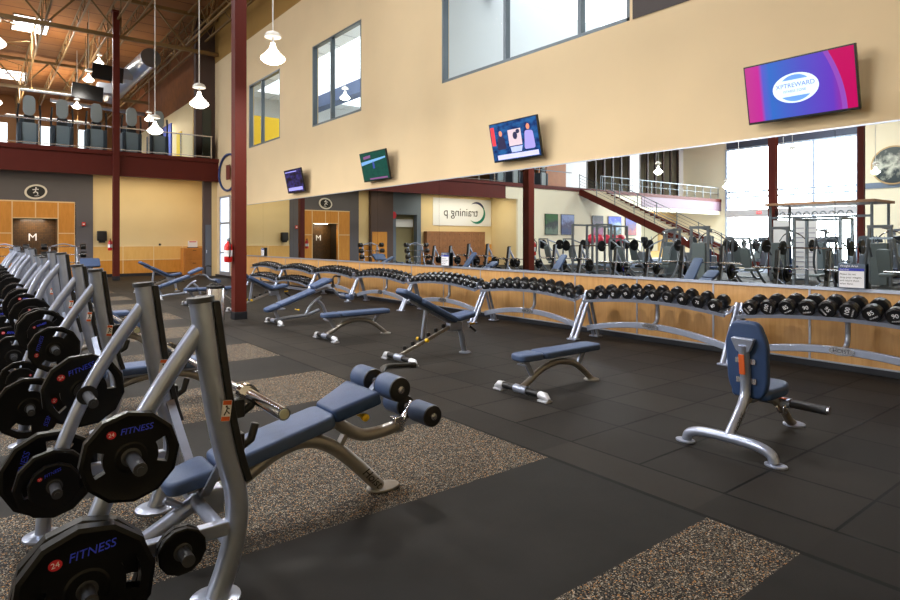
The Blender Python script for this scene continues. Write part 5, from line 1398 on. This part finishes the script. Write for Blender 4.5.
part('sheet_text_lines', q, mat('pale_grey_print', (150,150,175), .6), t)
# exercise balls on a rack
for k in range(5):
    x, y = -14.4-.75*k, 24.6
    q = MB(); q.lathe([(.001,-.32)]+[(.32*math.cos(a), .32*math.sin(a)) for a in [-PI/2+PI*j/10 for j in range(1,10)]]+[(.001,.32)], 20)
    solid('exercise_ball', q, pinkball, 'pink exercise ball on the rack below the posters, %s from the cream column side' % ordm[k], 'exercise ball', (x, y, 1.60), group='pink exercise balls')
t = thing('ball_rack', 'low steel rack carrying the pink exercise balls under the posters', 'rack', (-15.9, 24.6, 0))
q = MB(); q.bar((-2.1,-.2,1.3), (2.1,-.2,1.3), .05, .05); q.bar((-2.1,.2,1.3), (2.1,.2,1.3), .05, .05); part('rails', q, steel, t)
for s in (-1, 1):
    for y in (-.2, .2): q = MB(); q.box((s*2.0,y,.65), (.05,.05,1.3)); part('leg', q, steel, t)

# ================================================================= CAMERA AND LIGHT
cam = bpy.data.cameras.new('camera'); co = bpy.data.objects.new('camera', cam); COL.objects.link(co); SC.camera = co
cam.sensor_width = 36; cam.lens = 24.2; cam.shift_y = -60/900; cam.clip_end = 200
co.location = (0, 0, 1.55); co.rotation_euler = (PI/2, 0, -math.radians(38.019))
def area(name, loc, rot, sx, sy, e, col=(1,1,1)):
    L = bpy.data.lights.new(name, 'AREA'); L.shape = 'RECTANGLE'; L.size = sx; L.size_y = sy; L.energy = e; L.color = col
    o = bpy.data.objects.new(name, L); COL.objects.link(o); o.location = loc; o.rotation_euler = rot; return o
area('window_daylight', (XL-.5, 21.15, 4.7), (0, -PI/2, 0), 9.2, 9.6, 3200, (.92,.96,1))
area('upper_room_light', (14, 6, 8.3), (0,0,0), 8, 16, 330); area('upper_room_light', (14, 20, 8.3), (0,0,0), 8, 14, 400)
area('entry_fill_light', (1.8, YF+.55, 2.40), (0,0,0), .8, .2, 14, (1,.85,.65))  # added lamp without a fixture, brightens the tiled recess
area('soffit_downlight', (2.0, 27.6, 4.22), (0,0,0), 8, .6, 50, (1,.84,.6)); area('soffit_downlight', (-6.5, 27.6, 4.22), (0,0,0), 5, .6, 90, (1,.88,.7)); area('soffit_downlight', (6.3, 27.7, 4.22), (0,0,0), 3, .5, 20, (1,.84,.6))
SC.view_settings.view_transform = 'Standard'; SC.view_settings.look = 'None'; SC.view_settings.gamma = 1; SC.view_settings.exposure = 0.84
SC.view_settings.use_curve_mapping = False
SC.cycles.use_denoising = True
SC.cycles.max_bounces = 8; SC.cycles.transparent_max_bounces = 8; SC.cycles.caustics_reflective = False; SC.cycles.caustics_refractive = False
SC.cycles.sample_clamp_indirect = 6
